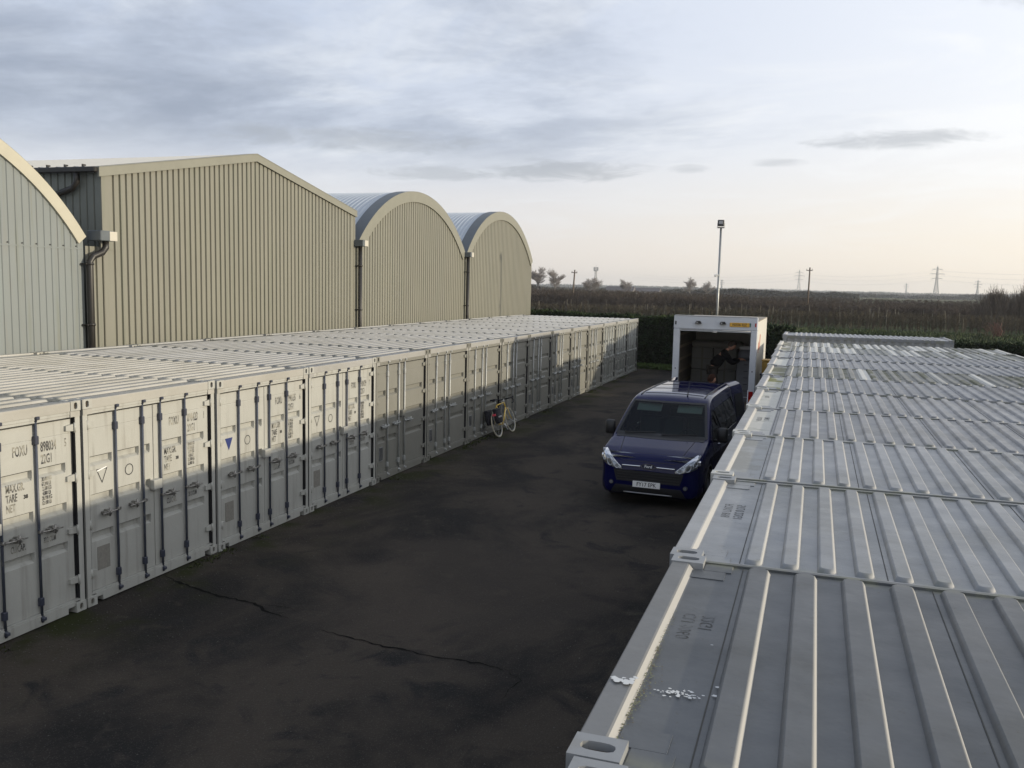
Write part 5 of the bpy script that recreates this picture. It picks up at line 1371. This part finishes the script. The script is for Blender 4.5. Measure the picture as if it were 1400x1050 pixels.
cargo(-.28,.42,2.6,3.4,.862,1.62,'packed_box','pale wrapped box at the lower middle of the load, left of the bending person','box',wrap,gb,k)
cargo(-.95,-.30,2.65,3.4,1.625,2.30,'packed_box','pale wrapped box stacked at the upper left of the load','box',wrap,gb,k)
cargo(-.28,.42,2.65,3.4,1.625,2.30,'packed_box','pale wrapped box stacked in the upper middle, behind the bending person','box',wrap,gb,k)
cargo(-.95,.55,2.55,3.4,2.305,2.50,'wrapped_mattress','pale mattress lying flat on top of the wrapped boxes in the truck','mattress',mat('mattress_cover',(.27,.26,.23),rough=.8),None,None,.06)
cargo(-.90,.0,1.7,2.45,.862,1.25,'dark_trunk','low dark trunk on the truck floor before the pale boxes','trunk',mat('dark_leather',(.025,.02,.018),rough=.5),None,k)
o=empty('chest_of_drawers',(5.66+.80,17+1.5,.862)); b=MB(); b.rbox(-.26,.26,-.3,.3,0,1.20,.015); b.build('carcass',wrap2,o)
for i in range(6):
    b=MB(); b.rbox(-.23,.23,-.315,-.301,.04+.19*i,.21+.19*i,.004); f=b.build('drawer',wrap2,o); b=MB(); b.box(-.06,.06,-.335,-.316,.12+.19*i,.14+.19*i); b.build('handle',dark,f)
tag(o,'grey chest of drawers inside the truck, right of the bending person','chest of drawers')
o=empty('wrapped_chair',(5.66+.80,18.52,2.066)); b=MB(); b.rbox(-.24,.24,-.25,.25,0,.30,.08); b.build('cover',wrap2,o); b=MB(); b.rbox(-.22,.22,-.22,.22,.301,.40,.03); b.build('cushion',mat('white_cushion',(.5,.5,.5),rough=.9),o); tag(o,'grey covered seat lying on the chest of drawers in the truck','seat')
# sack truck leaning against the right post
o=empty('sack_truck',(6.50,16.80,0)); b=MB()
for s in (-.14,.14): b.tube([(s,0,.15),(s,.05,1.35)],.016,8)
for z in (.45,.8,1.15): b.tube([(-.14,.01+z*.03,z),(.14,.01+z*.03,z)],.012,6)
b.build('frame',alu,o); b=MB(); b.box(-.17,.17,-.22,.02,.10,.115); b.build('toe_plate',alu,o)
for s in (-.2,.2):
    b=MB(); b.tube([(s-.03,.04,.13),(s+.03,.04,.13)],.125,16); b.build('wheel',tyre,o)
tag(o,'metal sack truck with rungs standing against the truck\'s right rear post','sack truck')
# blue bin with a yellow crate
o=empty('wheeled_bin',(7.08,18.35,0)); b=MB(); b.rbox(-.20,.20,-.26,.26,.08,1.66,.02); b.build('body',mat('navy_plastic',(.012,.020,.055),rough=.5),o); b=MB(); b.rbox(-.215,.215,-.28,.28,1.661,1.72,.015); b.build('lid',MATS['navy_plastic'],o)
for s in (-.16,.16):
    b=MB(); b.tube([(s-.02,.2,.07),(s+.02,.2,.07)],.07,12); b.build('wheel',tyre,o)
tag(o,'tall navy blue bin squeezed between the truck and the right-row containers','bin')
o=empty('yellow_crate',(7.10,18.30,1.721)); ym=mat('ochre_plastic',(.42,.27,.05),rough=.6,var=.2,vscale=5,col2=(.30,.14,.06),c2scale=4); b=MB(); b.rbox(-.19,.19,-.24,.24,0,.36,.02); b.build('body',ym,o)
b=MB(); b.rbox(-.205,.205,-.255,.255,.361,.395,.01); b.build('rim',ym,o); tag(o,'mustard yellow crate on top of the navy bin beside the truck','crate')
# ================================================================ BICYCLE
bk=empty('racing_bicycle',(.40,14.10,0)); bk.rotation_euler=(0,R(-16),R(-1.5))
yel=mat('yellow_frame_paint',(.62,.42,.06),rough=.3,coat=.5); wtyre=mat('cream_tyre',(.42,.38,.28),rough=.7); cloth=mat('black_bag_cloth',(.012,.012,.016),rough=.85)
RH=Vector((0,0,.345)); FH=Vector((0,1.03,.345)); BB=Vector((0,.43,.28)); ST=Vector((0,.27,.84)); HT_=Vector((0,.86,.86)); HBt=Vector((0,.905,.72))
b=MB()
for a,c,r_ in ((BB,ST,.017),(ST,HT_,.016),(BB+Vector((0,0,.0)),HBt,.019),(HT_,HBt,.021)): b.tube([a,c],r_,8)
for s in (-1,1):
    b.tube([BB+Vector((s*.03,0,0)),RH+Vector((s*.065,0,0))],.010,6); b.tube([ST+Vector((s*.015,0,-.03)),RH+Vector((s*.065,0,0))],.009,6)
    b.tube([HBt+Vector((0,0,-.02)),HBt+Vector((s*.05,.01,-.06)),HBt+Vector((s*.055,.06,-.25)),FH+Vector((s*.055,0,0))],.012,6)
b.build('frame',yel,bk)
for nm,c in (('wheel',RH),('wheel',FH)):
    b=MB(); n=40; P=[c+Vector((0,.335*math.cos(2*math.pi*i/n),.335*math.sin(2*math.pi*i/n))) for i in range(n+1)]; b.tube(P,.016,8,cap=False); wo=b.build(nm,wtyre,bk)
    b=MB(); P=[c+Vector((0,.312*math.cos(2*math.pi*i/n),.312*math.sin(2*math.pi*i/n))) for i in range(n+1)]; b.tube(P,.010,6,cap=False); b.build('rim',galv,wo)
    b=MB()
    for i in range(24):
        a=2*math.pi*i/24; s=.03 if i%2 else -.03; b.tube([c+Vector((s,.02*math.cos(a+1),.02*math.sin(a+1))),c+Vector((0,.31*math.cos(a),.31*math.sin(a)))],.0016,3,cap=False,sm=False)
    b.tube([c-Vector((.05,0,0)),c+Vector((.05,0,0))],.02,8); b.build('spokes',galv,wo)
b=MB(); b.tube([ST,ST+Vector((0,-.03,.14))],.013,6); b.build('seatpost',galv,bk)
b=MB(); b.prism([(-.10,-.02),(.04,-.012),(.16,0),(.16,.02),(.04,.03),(-.10,.045)],0,-.03,.03,0,Matrix.Translation(ST+Vector((0,-.03,.14)))); b.prism([(-.14,.0),(-.02,.0),(-.02,.035),(-.14,.05)],0,-.07,.07,0,Matrix.Translation(ST+Vector((0,-.03,.14)))); b.build('saddle',cloth,bk)
b=MB(); b.tube([HT_,HT_+Vector((0,-.01,.06)),HT_+Vector((0,.09,.08))],.014,6); b.build('stem',galv,bk)
b=MB(); hc=HT_+Vector((0,.09,.08))
for s in (-1,1):
    b.tube([hc,hc+Vector((s*.18,0,0)),hc+Vector((s*.205,.03,0)),hc+Vector((s*.21,.11,-.02)),hc+Vector((s*.21,.14,-.08)),hc+Vector((s*.21,.10,-.135)),hc+Vector((s*.21,.0,-.14))],.017,8)
    b.rbox(s*.21-.015,s*.21+.015,.10,.17,-.02,.05,.006,0,Matrix.Translation(hc))
b.build('drop_handlebar',cloth,bk)
b=MB(); b.tube([BB-Vector((.05,0,0)),BB+Vector((.07,0,0))],.02,8); b.tube([BB+Vector((.06,0,0)),BB+Vector((.075,.06,-.155))],.010,6); b.tube([BB-Vector((.06,0,0)),BB+Vector((-.075,-.06,.155))],.010,6); b.build('crank',mat('white_alloy',(.7,.7,.68),rough=.3,metal=.3),bk)
for s,q in ((1,Vector((.11,.06,-.155))),(-1,Vector((-.11,-.06,.155)))):
    b=MB(); b.rbox(-.045,.045,-.035,.035,-.01,.01,.004,0,Matrix.Translation(BB+q)); b.build('pedal',galvd,bk)
b=MB(); n=24; b.tube([BB+Vector((.055,.095*math.cos(2*math.pi*i/n),.095*math.sin(2*math.pi*i/n))) for i in range(n+1)],.005,4,cap=False); b.tube([BB+Vector((.055,0,.095)),RH+Vector((.05,0,.035))],.004,4); b.tube([BB+Vector((.055,0,-.095)),RH+Vector((.05,0,-.035))],.004,4); b.build('chainset',galvd,bk)
b=MB(); b.tube([RH+Vector((.07,0,0)),RH+Vector((.06,-.12,.38)),ST+Vector((0,0,-.06))],.005,5); b.tube([RH+Vector((-.07,0,0)),RH+Vector((-.06,-.12,.38))],.005,5); b.tube([RH+Vector((-.06,-.22,.38)),RH+Vector((-.06,.18,.38))],.005,5); b.tube([RH+Vector((.06,-.22,.38)),RH+Vector((.06,.18,.38))],.005,5); b.build('rack',blkpl,bk)
for s in (-1,1):
    b=MB(); T=Matrix.Translation(RH+Vector((s*.13,-.10,.20))); b.rbox(-.06,.06,-.16,.15,-.17,.20,.03,0,T,True); b.rbox(-.065,.065,-.165,.155,.16,.23,.02,0,T,True)
    pn=b.build('pannier',cloth,bk)
b=MB(); b.rbox(-.05,.05,-.02,.0,-.025,.03,.006,0,Matrix.Translation(RH+Vector((.10,-.26,.27)))); b.rbox(.066,.075,-.14,.10,-.02,.02,.002,1,Matrix.Translation(RH+Vector((.13,-.10,.20)))); b.build('rear_reflector',[mat('pink_red_reflector',(.8,.08,.12),rough=.3),mat('grey_reflective',(.3,.3,.3),rough=.4)],bk)
tag(bk,'yellow drop-handlebar bicycle with black panniers leaning on the left containers','bicycle')
# ================================================================ PEOPLE
def skin_mesh(J,E,root=0,sub=2):
    me=bpy.data.meshes.new('t'); me.from_pydata([j[0] for j in J],E,[]); ob=bpy.data.objects.new('t',me); sc.collection.objects.link(ob)
    mo=ob.modifiers.new('s','SKIN'); mo.use_smooth_shade=True; mo.branch_smoothing=.6
    sv=me.skin_vertices[0].data if len(me.skin_vertices) else None
    if sv is None:
        bpy.context.view_layer.objects.active=ob; bpy.ops.mesh.customdata_skin_add(); sv=me.skin_vertices[0].data
    for i,j in enumerate(J):
        r_=j[1]; sv[i].radius=(r_,r_) if not isinstance(r_,tuple) else r_; sv[i].use_root=(i==root)
    s2=ob.modifiers.new('u','SUBSURF'); s2.levels=sub; s2.render_levels=sub
    dg=bpy.context.evaluated_depsgraph_get(); dg.update(); out=bpy.data.meshes.new_from_object(ob.evaluated_get(dg)); bpy.data.objects.remove(ob); return out
skinm=mat('skin',(.42,.22,.15),rough=.6)
def add_face(b,T,scale=1.0):
    # head: shaped ellipsoid with brow, nose, chin, ears, eyes ; local: face towards +Y, crown +Z, centre of head at origin, height .23
    n,m_=20,18; P=[]
    for i in range(m_+1):
        ph=math.pi*i/m_; row=[]
        for j in range(n+1):
            th=2*math.pi*j/n; x=math.sin(ph)*math.cos(th); y=math.sin(ph)*math.sin(th); z=math.cos(ph)
            X,Y,Z=x*.075,y*.092,z*.118
            if z<0: X*=1-.28*(-z)**1.4; Y=Y*(1-.10*(-z)) if y>0 else Y*(1-.35*(-z))
            if y>.55 and abs(x)<.55:
                Y+=.006*math.exp(-((z-.22)/.12)**2)                    # brow
                Y-=.009*math.exp(-((z-.06)/.09)**2)*math.exp(-((abs(x)-.38)/.16)**2)   # sockets
                Y+=.024*math.exp(-((z+.14)/.13)**2)*math.exp(-(x/.13)**2)       # nose
                Y+=.007*math.exp(-((z+.42)/.07)**2)*math.exp(-(x/.3)**2); Y+=.010*math.exp(-((z+.78)/.14)**2)*math.exp(-(x/.35)**2)
            row.append(T@Vector((X*scale,Y*scale,Z*scale)))
        P.append(row)
    b.grid(P,0,True)
    for s in (-1,1):
        b.rbox(-.008,.008,-.018,.014,-.03,.03,.006,0,T@Matrix.Translation((s*.076,-.008,.0)),True)
def hair_cap(b,T,low=-.35):
    n,m_=20,10; P=[]
    for i in range(m_+1):
        row=[]
        for j in range(n+1):
            th=2*math.pi*j/n; y=math.sin(th); lim=math.acos(max(-1,min(1,.42 if y>.3 else low+(.3+y)*.0))) ; 
            lim=math.acos(.45*max(0,min(1,(y+.1)/.5))+low*(1-max(0,min(1,(y+.1)/.5)))); ph=lim*i/m_
            X=math.sin(ph)*math.cos(th)*.090; Y=math.sin(ph)*math.sin(th)*.108-.007; Z=math.cos(ph)*.134+.003; k=1+.02*math.sin(13*th+9*ph)
            row.append(T@Vector((X*k,Y*k,Z*k)))
        P.append(row)
    b.grid(P,0,True)
def hand(b,W,D,N,L_=1):
    # wrist W, pointing direction D, palm normal N ; palm + five curled fingers
    D=Vector(D).normalized(); N=Vector(N); N=(N-D*N.dot(D)).normalized(); S=D.cross(N)*L_; W=Vector(W)
    J=[(W,(.022,.016)),(W+D*.045,(.036,.013)),(W+D*.085,(.038,.012))]; b.mesh(skin_mesh(J,[(0,1),(1,2)],0,2))
    for k,(o,l) in enumerate(((-.029,.070),(-.010,.080),(.010,.075),(.028,.060))):
        base=W+D*.085+S*o; a=base+D*l*.45+N*l*.12; c=a+D*l*.25+N*l*.28; e=c+D*l*.02+N*l*.28
        b.mesh(skin_mesh([(base-D*.012,.0085),(a,.0085),(c,.0078),(e,.006)],[(0,1),(1,2),(2,3)],0,1))
    t0=W+D*.03-S*.030; b.mesh(skin_mesh([(t0,.011),(t0+D*.03-S*.025+N*.01,.010),(t0+D*.055-S*.022+N*.03,.0075)],[(0,1),(1,2)],0,1))
def person(loc,rz,hip,J,label,cols_,hairlow,headT,hands,jk=1.10):
    o=empty('person',loc,rz)
    top,leg,hair=cols_
    b=MB(); 
    # continuous body in skin with torso, arms, legs, neck
    b.mesh(skin_mesh([(Vector(p),r_) for p,r_ in J['v']],J['e'],0,2)); add_face(b,headT)
    for h in hands: hand(b,*h)
    for f in b.sm: pass
    b.sm=[True]*len(b.sm); b.build('body',skinm,o,fix=False)
    infl=lambda idx,k,tweak={}: [(Vector(J['v'][i][0]),(J['v'][i][1][0]*k+.006,J['v'][i][1][1]*k+.006) if isinstance(J['v'][i][1],tuple) else J['v'][i][1]*k+.006) for i in idx]
    def cloth_part(nm,idx,edges,k,m_):
        r_=MB(); mp={q:i for i,q in enumerate(idx)}; r_.mesh(skin_mesh(infl(idx,k),[(mp[a],mp[c]) for a,c in edges],0,2)); r_.sm=[True]*len(r_.sm); r_.build(nm,m_,o,fix=False)
    cloth_part('jacket',J['jk'],J['jke'],jk,top); cloth_part('trousers',J['tr'],J['tre'],1.12,leg)
    for nm,i in (('shoe',J['feet'][0]),('shoe',J['feet'][1])):
        p=Vector(J['v'][i][0]); r_=MB(); r_.mesh(skin_mesh([(Vector((p.x,p.y-.05,.045)),(.042,.045)),(Vector((p.x,p.y+.06,.045)),(.048,.04)),(Vector((p.x,p.y+.17,.035)),(.042,.03))],[(0,1),(1,2)],0,2)); r_.sm=[True]*len(r_.sm); r_.build(nm,blkpl,o,fix=False)
    r_=MB(); hair_cap(r_,headT,hairlow); r_.build('hair',hair,o,fix=False)
    tag(o,label,'person'); return o
def joints(hipz,lean,armL,armR,footL,footR,kneeL,kneeR):
    # local: facing +Y. lean = forward angle of the trunk
    c,s=math.cos(lean),math.sin(lean); up=Vector((0,s,c)); H=Vector((0,0,hipz))
    v=[(H,.115),(H+up*.18,.105),(H+up*.36,.118),(H+up*.48,.090),(H+up*.56,.055),(H+up*.62+Vector((0,.02,0)),.052)]
    sh=H+up*.47
    for i,(sg,arm) in enumerate(((-1,armL),(1,armR))):
        v+=[(sh+Vector((sg*.17,0,0)),.062),(Vector(arm[0]),.044),(Vector(arm[1]),.028)]
    for i,(sg,k,f) in enumerate(((-1,kneeL,footL),(1,kneeR,footR))):
        v+=[(H+Vector((sg*.09,0,-.06)),.088),(Vector(k),.060),(Vector(f),.042)]
    e=[(0,1),(1,2),(2,3),(3,4),(4,5),(3,6),(6,7),(7,8),(3,9),(9,10),(10,11),(0,12),(12,13),(13,14),(0,15),(15,16),(16,17)]
    return dict(v=v,e=e,jk=[0,1,2,3,4,6,7,8,9,10,11],jke=[(0,1),(1,2),(2,3),(3,4),(3,6),(6,7),(7,8),(3,9),(9,10),(10,11)],tr=[0,12,13,14,15,16,17],tre=[(0,12),(12,13),(13,14),(0,15),(15,16),(16,17)],feet=[14,17])
blackc=mat('black_jacket',(.005,.005,.006),rough=1,spec=.05,bump=.3,bscale=12); brownc=mat('brown_trousers',(.022,.017,.013),rough=.95); hairb=mat('dark_brown_hair',(.03,.018,.012),rough=.7); hairr=mat('auburn_hair',(.032,.014,.009),rough=.9,spec=.1); navyc=mat('navy_top',(.015,.018,.035),rough=.85)
lean=R(38); J1=joints(.90,lean,((-.24,.46,1.02),(-.17,.66,1.12)),((.24,.46,1.02),(.17,.66,1.12)),(-.11,.0,.07),(.13,.06,.07),(-.11,.05,.48),(.12,.08,.48))
hd=Vector((0,0,.90))+Vector((0,math.sin(lean),math.cos(lean)))*.66+Vector((0,.06,.04))
T1=Matrix.Translation(hd)@Matrix.Rotation(-R(35),4,'X')
p1_=person((5.56,17.75,.862),R(-78),0,J1,'person in a black jacket bending forward inside the open truck',(blackc,brownc,hairb),-.45,T1,[((-.17,.66,1.12),(.1,1,.1),(0,-.2,-1)),((.17,.66,1.12),(-.1,1,.1),(0,-.2,-1),-1)],1.42); p1_.scale=(1.12,)*3
lean=R(4); J2=joints(.93,lean,((-.25,.10,1.12),(-.22,.30,1.02)),((.25,.10,1.12),(.22,.30,1.02)),(-.11,.0,.07),(.11,.03,.07),(-.11,.03,.50),(.11,.04,.50))
hd=Vector((0,0,.93))+Vector((0,math.sin(lean),math.cos(lean)))*.72+Vector((0,.02,.05))
T2=Matrix.Translation(hd)@Matrix.Rotation(-R(8),4,'X')
p2_=person((5.80,14.80,.0),R(-60),0,J2,'person standing behind the blue van, only the reddish brown head showing above its roof',(navyc,brownc,hairr),-.45,T2,[((-.22,.30,1.02),(.0,1,-.1),(0,-.2,-1)),((.22,.30,1.02),(0,1,-.1),(0,-.2,-1),-1)],1.3); p2_.scale=(1.055,)*3

# ================================================================ HAZE
hz_=bpy.data.materials.new('haze'); hz_.use_nodes=True; N=hz_.node_tree.nodes; N.remove(N['Principled BSDF']); pv=N.new('ShaderNodeVolumePrincipled'); pv.inputs['Color'].default_value=(.93,.94,.96,1); pv.inputs['Density'].default_value=.00022; pv.inputs['Anisotropy'].default_value=.35
hz_.node_tree.links.new(pv.outputs[0],N['Material Output'].inputs['Volume'])
b=MB(); b.box(-2700,2700,-340,3400,-1.1,40); tag(b.build('haze',hz_),kind='stuff')
sc.cycles.volume_bounces=1
